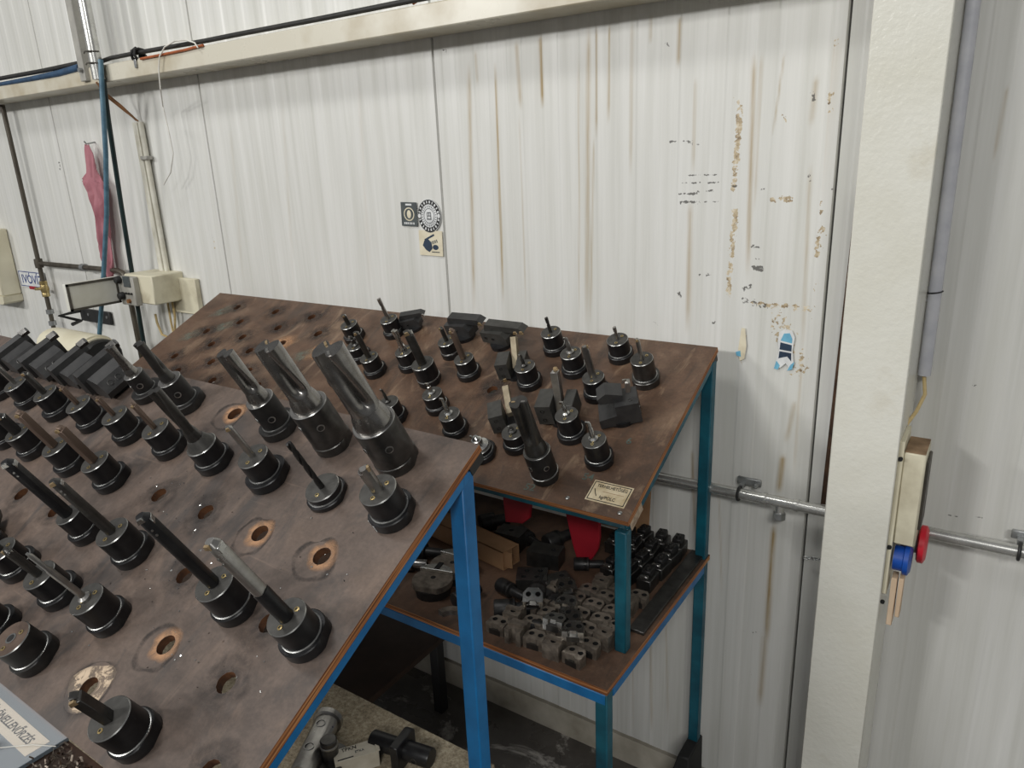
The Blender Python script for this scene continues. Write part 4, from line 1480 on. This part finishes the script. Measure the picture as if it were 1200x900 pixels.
# ================================================================== WALL: RIGHT SIDE
# horizontal steel pipe
r = wroot('steel_pipe', 'long horizontal stainless pipe fixed along the wall', 'pipe', Vector((-.6, -.06, .9)))
pz = [onY(774.7, 559.4, -.06), onY(970.8, 597.2, -.06), onY(1140, 635.0, -.06)]
z0 = pz[0].z
dz = (pz[2].z - pz[0].z) / (pz[2].x - pz[0].x)
PZ = lambda x: z0 + (x - pz[0].x) * dz
wpart(B().tube([(-2.3, -.06, PZ(-2.3)), (.75, -.06, PZ(.75))], .0125, 20), 'pipe', 'pipe_steel', r)
for q in (896, 934):
    x = onY(q, 590, -.06).x
    wpart(B().lathe([(.0145, -.004), (.0148, 0), (.0145, .004)], 20, M=T((x, -.06, PZ(x))) @ RY(PI / 2)), 'pipe_joint', 'pipe_steel', r)
xt = onY(914, 595, -.06).x
wpart(B().tube([(xt, -.06, PZ(xt) - .008), (xt, -.06, PZ(xt) - .026)], .010, 14), 'tee_branch', 'pipe_steel', r)
wpart(B().lathe([(.0125, 0), (.0135, .002), (.0135, .016), (.0125, .018)], 6, M=T((xt, -.06, PZ(xt) - .042))), 'hex_plug', 'galvanised', r, angle=20)
for q in (866, 1194):
    x = onY(q, 580 if q < 1000 else 648, -.06).x
    w = wpart(B().tube([(x + .0, -.06 + .0155 * math.cos(t), PZ(x) + .0155 * math.sin(t)) for t in [k * 2 * PI / 18 for k in range(19)]], .0032, 8), 'pipe_clamp', 'black_plastic', r)
    wpart(B().box((x + .012, -.024, PZ(x) + .018), (.055, .008, .018)), 'clamp_bracket', 'galvanised', r, bev=.002)
    wpart(B().lathe([(.006, 0), (.006, .012), (.004, .014)], 6, M=T((x + .030, -.028, PZ(x) + .016)) @ RX(PI / 2)), 'clamp_bolt', 'galvanised', r)
    wpart(B().box((x, -.034, PZ(x) + .012), (.010, .03, .010)), 'clamp_arm', 'galvanised', r)
# chain
pc0, pc1 = onY(942, 653, -.03), onY(966, 656, -.03)
r = wroot('chain', 'short piece of steel chain hanging beside the column', 'chain', pc0)
for k in range(5):
    c = pc0.lerp(pc1, (k + .5) / 5)
    pts = []
    for t in range(13):
        q = 2 * PI * t / 12
        lx, ly = .0068 * math.cos(q), .0034 * math.sin(q)
        pts.append((c.x + lx, c.y + (ly if k % 2 else 0), c.z + (0 if k % 2 else ly) - .0006 * abs(k - 2)))
    wpart(B().tube(pts, .0011, 6), 'link', 'galvanised', r)

# grey conduit right of the column
pts = [onY(1139, -20, -.035), onY(1136, 15, -.035), onY(1110, 240, -.035), onY(1089, 440, -.035)]
pts = [(pts[0].x * .3 + p.x * .7 if False else p.x, -.035, p.z) for p in pts]
xm = sum(p[0] for p in pts) / 4
r = wroot('cable_conduit', 'grey plastic cable conduit running down right of the column', 'conduit', Vector((xm, -.035, 1.3)))
wpart(B().tube([(xm, -.035, 2.88), (xm, -.035, pts[3][2])], .0115, 16), 'conduit', 'conduit_grey', r)
e0 = Vector((xm, -.035, pts[3][2]))
cb = [e0 + Vector((0, 0, .02)), e0, onY(1084, 462, -.04), onY(1074, 482, -.06), onY(1062, 498, -.09)]
wpart(B().tube(cb, .0035, 8), 'cable', 'yellow_wire', r)
for yy in (338, 352):
    p = onY(1087, yy, -.04)
    wpart(B().box((xm - .018, -.035, p.z), (.03, .006, .006)), 'conduit_clip', 'galvanised', r)
p = onY(1100, 343, -.04)
wpart(B().tube([(xm + .0125 * math.cos(t), -.035 + .0125 * math.sin(t), p.z + .002 * math.cos(t)) for t in [k * PI / 8 for k in range(17)]], .0014, 6), 'cable_tie', 'black_plastic', r)

# socket box on the right side of the column
cxr = -.119
yb0, yb1 = -.190, -.105
ptop = onX(1070, 530, cxr + .03)
zt_, zb_ = onY(1064, 530, -.19).z, onY(1045, 636, -.19).z
r = wroot('socket_box', 'cream power socket box with blue and red outlets on the side of the column', 'socket box', Vector((cxr, -.15, zb_)))
wpart(B().box((cxr + .004, -.147, (zt_ + zb_) / 2 - .045), (.008, .095, zt_ - zb_ + .13)), 'back_plate', 'cream_paint', r, bev=.001)
wpart(B().box((cxr + .026, -.148, (zt_ + zb_) / 2), (.036, .088, zt_ - zb_)), 'housing', 'cream_dirty', r, bev=.003)
wpart(B().box((cxr + .026, -.148, zt_ + .0006), (.034, .086, .0012)), 'dust_layer', 'rust_dust', r)
wpart(B().box((cxr + .046, -.140, (zt_ + zb_) / 2 + .004), (.006, .066, (zt_ - zb_) * .74)), 'smoked_cover', 'frame_grey', r, bev=.002)
bs = wpart(B().lathe([(.024, 0), (.024, .016), (.030, .018), (.030, .026), (.022, .030)], 24, M=T((cxr + .012, -.175, zb_ - .036)) @ RY(PI / 2)), 'blue_outlet', 'blue_socket', r)
bs['label'] = 'blue round power outlet'
wpart(B().lathe([(.020, 0), (.020, .03)], 20, M=T((cxr + .018, -.125, zb_ - .022)) @ RY(PI / 2)), 'outlet_neck', 'grey_socket', r)
rs_ = wpart(B().lathe([(.032, 0), (.037, .003), (.037, .012), (.029, .016)], 28, M=T((cxr + .046, -.125, zb_ - .022)) @ RY(PI / 2)), 'red_outlet', 'red_socket', r)
rs_['label'] = 'red round power outlet'
for k, z in enumerate((zt_ - .012, zb_ - .006, zb_ - .125)):
    wpart(B().lathe([(.004, 0), (.004, .004)], 10, M=T((cxr + .004, -.197, z)) @ RX(PI / 2)), 'plate_screw', 'hole_dark', r)
zw = onY(1040, 730, -.19).z
r = wroot('wood_offcut', 'pale wooden offcuts wedged beside the column under the outlets', 'wood', Vector((cxr + .02, -.17, zw)))
for x, dx_, h in ((.018, .010, .105), (.030, .008, .085)):
    wpart(B().box((cxr + x, -.17, zw + .045 + (x - .018)), (dx_, .030, h), M=T((0, 0, 0))), 'lath', 'pallet_wood', r, bev=.001)

# ================================================================== STICKERS ON THE WALL


def wallM(x, y, Y=-.002):
    p = onY(x, y, Y)
    return Matrix(((1, 0, 0, p.x), (0, 0, -1, Y), (0, 1, 0, p.z), (0, 0, 0, 1)))


def ell(rx, ry, n=36):
    return [(rx * math.cos(2 * PI * k / n), ry * math.sin(2 * PI * k / n)) for k in range(n)]


r = root('round_sticker', 'round black and white emblem sticker on the wall', 'sticker', wallM(503, 253, -.004) @ Matrix.Diagonal((1.36, 1.5, 1, 1)))
sx = .030
B().prism(ell(sx, sx * 1.02), 0, .0006).build('disc', 'sticker_white', r)


def annulus(r0, r1, z, name, mat, par, n=36):
    a = [(r0 * math.cos(2 * PI * k / n), r0 * math.sin(2 * PI * k / n), z) for k in range(n)]
    c = [(r1 * math.cos(2 * PI * k / n), r1 * math.sin(2 * PI * k / n), z) for k in range(n)]
    b = B().rings([c, a], cap=(False, False))
    return b.build(name, mat, par)


annulus(sx * .70, sx * .98, .0009, 'black_band', 'ink_black', r)
annulus(sx * .42, sx * .46, .0009, 'inner_ring', 'ink_grey', r)
b = B()
for k in range(22):
    a = 2 * PI * k / 22
    if abs(math.sin(a)) < .2:
        continue
    b.box((0, 0, .0012), (.0022 + .0012 * (k % 2), .0046, .0004), M=RZ(a - PI / 2) @ T((0, sx * .84, 0)))
b.build('band_lettering', 'sticker_white', r)
for s in (-1, 1):
    B().prism(ell(.0035, .0042, 14), .001, .0014, M=T((s * sx * .84, 0, 0))).build('band_dot', 'sticker_white', r)
b = B()
for c, d in (((0, .006, .001), (.009, .0016, .0004)), ((-.0045, 0, .001), (.0016, .012, .0004)), ((.0045, 0, .001), (.0016, .012, .0004)), ((0, 0, .001), (.009, .0014, .0004)), ((0, -.006, .001), (.012, .0018, .0004)), ((0, .003, .001), (.0016, .006, .0004))):
    b.box(c, d)
b.build('emblem', 'ink_grey', r)
b = B()
for k in range(26):
    a = 2 * PI * k / 26
    b.box((0, 0, .001), (.0012, .004, .0003), M=RZ(a) @ T((0, sx * .58, 0)))
b.build('hatching', 'ink_grey', r)

r = root('square_sticker', 'dark grey rectangular sticker with pale oval emblem, left of the round sticker', 'sticker', wallM(479.5, 251, -.004) @ RZ(-.02) @ Matrix.Diagonal((1.25, 1.2, 1, 1)))
B().box((0, 0, .0003), (.047, .055, .0006)).build('sheet', 'sticker_dark', r)
annulus(.013, .0155, .0008, 'oval_ring', 'sticker_cream', r)
B().prism(ell(.006, .0095, 18), .0006, .0010).build('oval_emblem', 'sticker_cream', r)
b = B()
for x in (-.014, -.009, -.004, .002, .007, .013):
    b.box((x, -.021, .0008), (.0034, .0048, .0004))
b.box((0, .022, .0008), (.018, .004, .0004))
b.build('lettering', 'sticker_white', r)

r = root('picture_sticker', 'cream square sticker with dark blot drawing under the round sticker', 'sticker', wallM(505, 285, -.004) @ RZ(-.02) @ Matrix.Diagonal((1.4, 1.2, 1, 1)))
B().box((0, 0, .0003), (.060, .058, .0006)).build('sheet', 'sticker_cream', r)
b = B().prism([(-.021, -.006), (-.016, .006), (-.006, .009), (.002, .002), (.004, -.012), (-.004, -.021), (-.013, -.016)], .0006, .0010)
b.prism(ell(.0075, .006, 16), .0006, .0009, M=T((.012, -.009, 0)))
b.box((.004, .013, .0009), (.028, .0042, .0004), M=RZ(.5))
b.build('drawing', 'sticker_navy', r)
b = B()
for i, x in enumerate((-.003, .001, .005, .009)):
    b.box((x + .008, .0, .0012), (.0022, .007, .0003), M=RZ(.35))
b.build('lettering', 'ink_grey', r)
b = B().box((.012, -.020, .0009), (.020, .0022, .0003)).build('caption', 'ink_grey', r)

# torn blue sticker remains
r = root('torn_sticker', 'torn blue and white sticker remnant on the wall right of far rack', 'sticker', wallM(921, 408, -.0045))
b = B().prism([(-.016, .034), (-.004, .042), (.010, .040), (.017, .026), (.014, -.002), (.018, -.03), (.010, -.044), (.002, -.034), (-.010, -.046), (-.019, -.030), (-.014, -.006), (-.018, .012)], 0, .0005)
b.build('paper', 'sticker_white', r)
B().prism([(-.012, .016), (-.006, .032), (.006, .034), (.012, .022), (.012, .012)], .0005, .0010).build('cyan_patch', 'sticker_cyan', r)
B().prism([(-.013, -.004), (-.012, .012), (.012, .008), (.012, -.006)], .0005, .0010).build('navy_patch', 'sticker_navy', r)
B().prism([(-.014, -.024), (-.013, -.008), (.012, -.010), (.013, -.028), (.004, -.018)], .0005, .0010).build('navy_patch', 'sticker_navy', r)
B().prism([(-.022, -.048), (-.018, -.030), (-.010, -.040), (-.014, -.050)], .0004, .0009).build('cyan_patch', 'sticker_cyan', r)
B().prism([(.006, -.050), (.012, -.036), (.020, -.028), (.016, -.046)], .0004, .0009).build('cyan_patch', 'sticker_cyan', r)
r = root('torn_sticker', 'faint torn sticker remnant left of the blue one on the wall', 'sticker', wallM(870, 405, -.0045))
B().prism([(-.004, .040), (.004, .040), (.009, .0), (.006, -.030), (-.004, -.036), (-.009, -.010)], 0, .0005).build('paper', 'sticker_cream', r)
B().prism([(-.014, -.016), (-.004, -.012), (-.002, -.026), (-.012, -.024)], .0004, .0009).build('blue_patch', 'sticker_cyan', r)

# ================================================================== WALL: LEFT SIDE
YP = -.04
# thin dark vertical pipe with valve
a0, a1 = onY(4, 122, YP), onY(64, 395, YP)
xv = (a0.x + a1.x) / 2
r = wroot('water_pipe', 'thin dark vertical water pipe with branch at the far left of the wall', 'pipe', Vector((xv, YP, .6)))
wpart(B().tube([(xv, YP, 2.03), (xv, YP, .6)], .0095, 12), 'riser', 'pipe_dark', r)
h0 = onY(46, 309, YP)
h1 = onY(132, 316, YP)
zh = (h0.z + h1.z) / 2
xd = onY(142, 326, YP - .02).x
wpart(B().tube([(xv, YP, zh), (xd - .05, YP, zh), (xd - .02, YP, zh - .006), (xd - .004, YP, zh - .022), (xd, YP, zh - .05), (xd, YP, .55)], .0105, 12), 'branch_pipe', 'pipe_dark', r)
for z in (zh,):
    wpart(B().lathe([(.017, -.02), (.018, 0), (.017, .02)], 14, M=T((xv, YP, z))), 'pipe_tee', 'pipe_dark', r)
for q in ((98, 312), (58, 365), (59, 378)):
    p = onY(q[0], q[1], YP)
    if q[0] > 80:
        wpart(B().lathe([(.016, -.014), (.016, .014)], 14, M=T((p.x, YP, zh)) @ RY(PI / 2)), 'pipe_coupling', 'galvanised', r)
    else:
        wpart(B().lathe([(.016, -.01), (.016, .01)], 14, M=T((xv, YP, p.z))), 'pipe_coupling', 'galvanised', r)
vz = onY(49, 338, YP).z
vb = wpart(B().lathe([(.013, -.036), (.016, -.034), (.016, -.020), (.015, -.018), (.019, 0), (.015, .018), (.016, .020), (.016, .034), (.013, .036)], 16, M=T((xv, YP, vz))), 'ball_valve', 'brass', r)
hd = wpart(B().box((xv - .028, YP - .035, vz + .008), (.060, .008, .014), M=T((0, 0, 0))), 'valve_handle', 'red_plastic', r, bev=.003)
wpart(B().tube([(xv, YP, vz), (xv, YP - .04, vz + .006)], .007, 10), 'valve_stem', 'brass', r)

# drinking water sign
r = root('water_sign', 'small white sign with blue border reading IVÓVÍZ behind the thin pipe', 'sign', wallM(38, 327.5, -.006) @ Matrix.Diagonal((1.45, 1.25, 1, 1)))
B().box((0, 0, .001), (.175, .062, .002)).build('plate', 'sticker_white', r)
b = B()
for c, d in (((0, .027, .0022), (.168, .003, .0005)), ((0, -.027, .0022), (.168, .003, .0005)), ((-.083, 0, .0022), (.003, .057, .0005)), ((.083, 0, .0022), (.003, .057, .0005))):
    b.box(c, d)
b.build('border', 'ink_blue', r)
text('lettering', 'IVÓVÍZ', .046, 'ink_blue', r, T((.0, -.002, .0024)), .95)

# cream wall cabinet at the left edge
p = onY(23, 330, -.002)
zt0, zb0 = onY(10, 270, -.06).z, onY(12, 356, -.06).z
r = wroot('wall_box', 'cream wall box cut off by the left edge of the picture', 'wall box', Vector((p.x - .15, -.05, zb0)))
wpart(B().box((p.x - .15, -.045, (zt0 + zb0) / 2 + .02), (.30, .085, zt0 - zb0 - .04)), 'cover', 'cream_paint', r, bev=.006)
wpart(B().prism([(-.15, .0), (.15, .0), (.147, -.03), (.13, -.04), (-.15, -.04)], -.085, .0, M=T((p.x - .15, -.002, zb0 + .04)) @ XZ() @ Matrix.Diagonal((1, 1, -1, 1)) if False else T((p.x - .15, -.088, zb0 + .04)) @ XZ()), 'base_tray', 'cream_dirty', r)

# pink cloth
top = onY(97, 170, -.05)
bot = onY(119, 322, -.05)
r = wroot('cloth', 'pink cleaning cloth hanging in folds on the wall', 'cloth', Vector((top.x, -.05, bot.z)))
rs2 = []
m, n = 44, 48
for k in range(m + 1):
    t = k / m
    z = top.z + (bot.z - top.z) * t
    wid = .008 + .050 * min(1, t * 3.4) ** .9 * (1 - .60 * max(0, t - .42) / .58) + .005 * math.sin(t * 23)
    if .26 < t < .30:
        wid *= 1.18
    cx_ = top.x + .010 * math.sin(t * 5) + .012 * max(0, math.sin((t - .25) * 6))
    ring_ = []
    for j in range(n):
        a = 2 * PI * j / n
        x = wid * math.cos(a)
        fold = .016 * math.sin(x * 110 + t * 3.5) + .006 * math.sin(x * 210 - t * 5) + .004 * math.sin(t * 18 + x * 60)
        ring_.append((cx_ + x, -.034 + (.007 * math.sin(a)) - abs(fold) * min(1, t * 4) * (1 if math.sin(a) < 0 else .6), z + .004 * math.sin(a * 2) + (.02 * math.cos(a * 3) * (t > .97))))
    rs2.append(ring_)
wpart(B().rings(list(reversed(rs2))), 'fabric', 'cloth_pink', r, angle=70)
wpart(B().tube([(top.x, -.001, top.z + .01), (top.x, -.035, top.z + .004), (top.x, -.042, top.z + .014)], .003, 8), 'hook', 'galvanised', r)

# control unit: white panel sticking out of the wall, box with knobs
xc = onY(140, 326, -.14).x
q = [onX(75, 333, xc), onX(136, 325, xc), onX(143, 355, xc), onX(84, 364, xc)]
yl = (q[0].y + q[3].y) / 2
yr = (q[1].y + q[2].y) / 2
zt1, zb1 = (q[0].z + q[1].z) / 2, (q[2].z + q[3].z) / 2
r = wroot('control_unit', 'cream control unit with white side panel, black knobs and small display on the wall', 'control unit', Vector((xc, -.1, zb1)))
ym, yw = (yl + yr) / 2, abs(yl - yr)
wpart(B().box((xc - .012, ym, (zt1 + zb1) / 2), (.024, yw, zt1 - zb1)), 'side_panel', 'white_panel', r, bev=.002)
fr = B()
for c, d in (((xc + .002, ym, zt1 - .004), (.006, yw, .008)), ((xc + .002, ym, zb1 + .004), (.006, yw, .008)), ((xc + .002, yl + .004, (zt1 + zb1) / 2), (.006, .008, zt1 - zb1)), ((xc + .002, yr - .004, (zt1 + zb1) / 2), (.006, .008, zt1 - zb1))):
    fr.box(c, d)
wpart(fr, 'panel_frame', 'frame_grey', r)
c0_ = onY(137, 328, yr)
c1_ = onY(160, 358, yr)
c2_ = onY(192, 350, -.03)
kw = c1_.x - c0_.x
kz0, kz1 = onY(146, 357, yr).z, onY(140, 324, yr).z
wpart(B().box((xc + kw / 2 + .004, yr + .012, (kz0 + kz1) / 2), (kw, .024, kz1 - kz0)), 'control_face', 'grey_panel', r, bev=.003)
bx0, bx1 = xc + .01, xc + kw + .09
hb2 = wpart(B().box(((bx0 + bx1) / 2, yr / 2 + .012, (kz0 + kz1) / 2 + .006), (bx1 - bx0, abs(yr) - .022, kz1 - kz0)), 'housing', 'cream_dirty', r, bev=.004)
wpart(B().box(((bx1 + .02), -.012, (kz0 + kz1) / 2 - .03), (.16, .020, (kz1 - kz0) * 1.25)), 'mounting_plate', 'cream_dirty', r, bev=.002)
for dx_, dz_ in ((.022, .042), (.026, -.018)):
    wpart(B().lathe([(.013, 0), (.015, .002), (.013, .018), (.011, .02)], 16, M=T((xc + dx_, yr, (kz0 + kz1) / 2 + dz_)) @ RX(PI / 2)), 'knob', 'black_plastic', r)
wpart(B().box((xc + .066, yr - .001, (kz0 + kz1) / 2 + .036), (.044, .004, .040)), 'display', 'sticker_dark', r, bev=.001)
wpart(B().lathe([(.008, 0), (.008, .010)], 14, M=T((xc + .064, yr, (kz0 + kz1) / 2 - .036)) @ RX(PI / 2)), 'button', 'brown_wire', r)
b = B()
for k in range(3):
    b.lathe([(.004, 0), (.004, .006)], 8, M=T((xc + .05 + .018 * k, yr, (kz0 + kz1) / 2 - .008)) @ RX(PI / 2))
wpart(b, 'indicator', 'black_plastic', r)

# black hook bracket
p0_, p1_ = onY(93, 366, -.02), onY(128, 374, -.02)
r = wroot('hook_bracket', 'black steel plate with bent wire hook under the control unit', 'bracket', p0_)
wpart(B().box(((p0_.x + p1_.x) / 2, -.012, (p0_.z + p1_.z) / 2 - .004), (p1_.x - p0_.x, .012, .056)), 'plate', 'black_plastic', r, bev=.002)
hk = [onY(94, 364, -.03), onY(70, 370, -.12), onY(95, 376, -.05), onY(85, 380, -.10)]
wpart(B().tube(hk, .008, 8), 'hook', 'black_plastic', r)
for fx in (.3, .7, .92):
    wpart(B().lathe([(.006, 0), (.006, .003)], 10, M=T((p0_.x + (p1_.x - p0_.x) * fx, -.018, p0_.z - .004)) @ RX(PI / 2)), 'screw', 'galvanised', r)

# cream machine hood behind the racks
Yh = -.34
pl_, pr_ = onY(70, 414, Yh), onY(113, 414, Yh)
zt2 = onY(98, 391, Yh).z
r = wroot('machine_hood', 'cream rounded machine hood with black end behind the near board', 'hood', Vector(((pl_.x + pr_.x) / 2, Yh, 0)))
prof = []
w2 = (pr_.x - pl_.x) / 2 + .02
for k in range(13):
    a = PI * k / 12
    prof.append((-.07 * math.cos(a), zt2 - .09 + .09 * math.sin(a) ** .6))
prof = [(-.07, 0)] + prof + [(.07, 0)]
cx2 = (pl_.x + pr_.x) / 2
# profile in the y-z plane, extruded along x
YZ = Matrix(((0, 0, 1, 0), (1, 0, 0, 0), (0, 1, 0, 0), (0, 0, 0, 1)))
wpart(B().prism(prof, -w2, w2, M=T((cx2, Yh, 0)) @ YZ), 'hood', 'cream_paint', r, bev=.008, seg=2)
wpart(B().prism([(x * .97, z * .99) for x, z in prof], w2, w2 + .035, M=T((cx2, Yh, 0)) @ YZ), 'end_cover', 'black_plastic', r, bev=.006)

# hoses
hp = [(118, 70, -.125), (120, 110, -.14), (124, 180, -.15), (125, 250, -.16), (121, 330, -.17), (116, 400, -.18), (114, 440, -.18)]
pts = [onY(*q) for q in hp]
tag(B().tube(pts, .0085, 12).build('blue_hose', 'hose_blue'), 'pale blue hose hanging down from the beam at left', 'hose')
hp = [(121, 92, -.12), (127, 140, -.10), (142, 240, -.09), (158, 340, -.08), (169, 405, -.08), (176, 450, -.08)]
pts = [onY(*q) for q in hp]
tag(B().tube(pts, .0085, 12).build('green_hose', 'hose_green'), 'dark green hose hanging beside the blue hose', 'hose')

# trunking with conduit and wire loop
t0, t1 = onY(164, 143, -.012), onY(196, 350, -.012)
xm_ = (t0.x + t1.x) / 2
r = wroot('cable_trunking', 'white vertical cable trunking with conduit and clips on the left wall', 'trunking', Vector((xm_, -.01, t1.z)))
wpart(B().box((xm_, -.014, (t0.z + t1.z) / 2), (.026, .024, t0.z - t1.z)), 'trunking', 'conduit_white', r, bev=.002)
wpart(B().tube([(xm_ + .026, -.016, t0.z), (xm_ + .026, -.016, onY(200, 352, -.016).z)], .0095, 12), 'conduit', 'conduit_white', r)
for q in ((172, 185), (196, 342)):
    z = onY(q[0], q[1], -.02).z
    wpart(B().box((xm_ + .026, -.018, z), (.040, .026, .014)), 'conduit_clip', 'grey_panel', r, bev=.002)
w = [onY(x, y, -.03) for x, y in ((201, 350), (205, 370), (205, 388), (199, 396), (190, 392), (184, 378), (182, 368))]
wpart(B().tube(w, .0045, 8), 'wire_loop', 'yellow_wire', r)
w = [onY(x, y, -.03) for x, y in ((196, 352), (201, 380), (204, 394), (209, 398))]
wpart(B().tube(w, .004, 8), 'wire_loop', 'yellow_wire', r)
w = [onY(113, 96, -.11), onY(122, 108, -.09), onY(142, 124, -.05), onY(160, 141, -.016)]
wpart(B().tube(w, .004, 8), 'feed_cable', 'brown_wire', r)
w = [onY(115, 98, -.11), onY(126, 114, -.09), onY(146, 130, -.05), onY(162, 142, -.016)]
wpart(B().tube(w, .003, 8), 'feed_cable', 'brown_wire', r)

# steel conduit over the beam
x1 = onY(106, 40, -.13).x
r = wroot('steel_conduit', 'silver steel conduit with square backing tube ending at the beam', 'conduit', Vector((x1, -.13, 2.05)))
zb3 = onY(112, 94, -.13).z
wpart(B().tube([(x1, -.13, 2.85), (x1, -.13, zb3)], .020, 16), 'conduit', 'pipe_steel', r)
x2 = onY(96, 60, -.11).x
wpart(B().box((x2 - .004, -.100, (2.85 + zb3) / 2 + .005), (.040, .045, 2.85 - zb3)), 'backing_tube', 'grey_panel', r, bev=.002)
for y in (62, 76):
    p = onY(105, y, -.13)
    wpart(B().tube([(x1 + .024, -.125, p.z), (x1 + .01, -.154, p.z), (x1 - .02, -.15, p.z + .002), (x1 - .07, -.126, p.z + .004)], .0028, 6), 'tie_wire', 'frame_grey', r)
wpart(B().lathe([(.008, 0), (.008, .012)], 6, M=T((x2, -.123, zb3 + .04)) @ RX(PI / 2)), 'bolt', 'galvanised', r)

# cables along the beam
YC = -.095
cab = [onY(x, y, YC) for x, y in ((113, 74), (130, 68), (160, 62), (200, 55), (240, 48), (280, 40), (380, 21), (490, -1), (560, -14), (700, -40), (800, -58))]
zc = 2.092 + .0085
cab = [Vector((p.x, YC, max(zc, min(p.z, zc + .012)))) for p in cab]
tag(B().tube(cab, .007, 10).build('power_cable', 'cable_black'), 'thick black cable running along the top of the beam', 'cable')
p = onY(161, 62, YC)
r = wroot('cable_clamp', 'black knotted tape clamp holding the cable on the beam', 'clamp', p)
b = B()
for k in range(5):
    rr = [(.016 + .004 * math.sin(k * 2.1)) * (1 + .2 * math.sin(3 * t + k)) for t in range(9)]
    b.tube([(p.x - .012 + k * .006, YC + (rr[t]) * math.cos(t * PI / 4), zc + .004 + rr[t] * math.sin(t * PI / 4)) for t in range(9)], .0045, 6)
wpart(b, 'tape', 'rubber_black', r)
wpart(B().box((p.x + .006, YC - .016, zc - .024), (.012, .006, .026), M=None), 'tape_end', 'galvanised', r, bev=.001)
cab = [onY(x, y, -.105) for x, y in ((-160, 128), (-40, 107), (0, 99), (40, 92), (70, 86), (94, 79))]
tag(B().tube(cab, [.007, .007, .008, .010, .012, .013], 10).build('blue_cable', 'cable_blue'), 'blue grey cable on the beam at the top left corner', 'cable')
cab = [onY(x, y, -.10) for x, y in ((-160, 118), (-40, 98), (0, 92), (50, 83), (93, 74))]
tag(B().tube(cab, .008, 10).build('dark_cable', 'cable_black'), 'dark cable above the blue one at the top left', 'cable')
cab = [onY(x, y, -.112) for x, y in ((165, 69), (190, 64), (215, 59), (238, 53))]
tag(B().tube(cab, .004, 8).build('copper_cable', 'copper_wire'), 'thin copper coloured cable lying on the beam', 'cable')
cab = [onY(x, y, -.12) for x, y in ((232, 56), (228, 50), (218, 47), (205, 48), (193, 55), (187, 66), (186, 82), (188, 104))] + [onY(x, y, -.06) for x, y in ((191, 125), (198, 155), (203, 180), (200, 202), (192, 216))]
tag(B().tube(cab, .0022, 8).build('white_wire', 'white_wire'), 'thin white wire looped over the beam', 'wire')
cab = [onY(x, y, -.09) for x, y in ((484, 4), (490, 0), (494, -6))]
tag(B().tube(cab, .004, 8).build('red_wire', 'copper_wire'), 'short orange wire end on the beam near the top edge', 'wire')
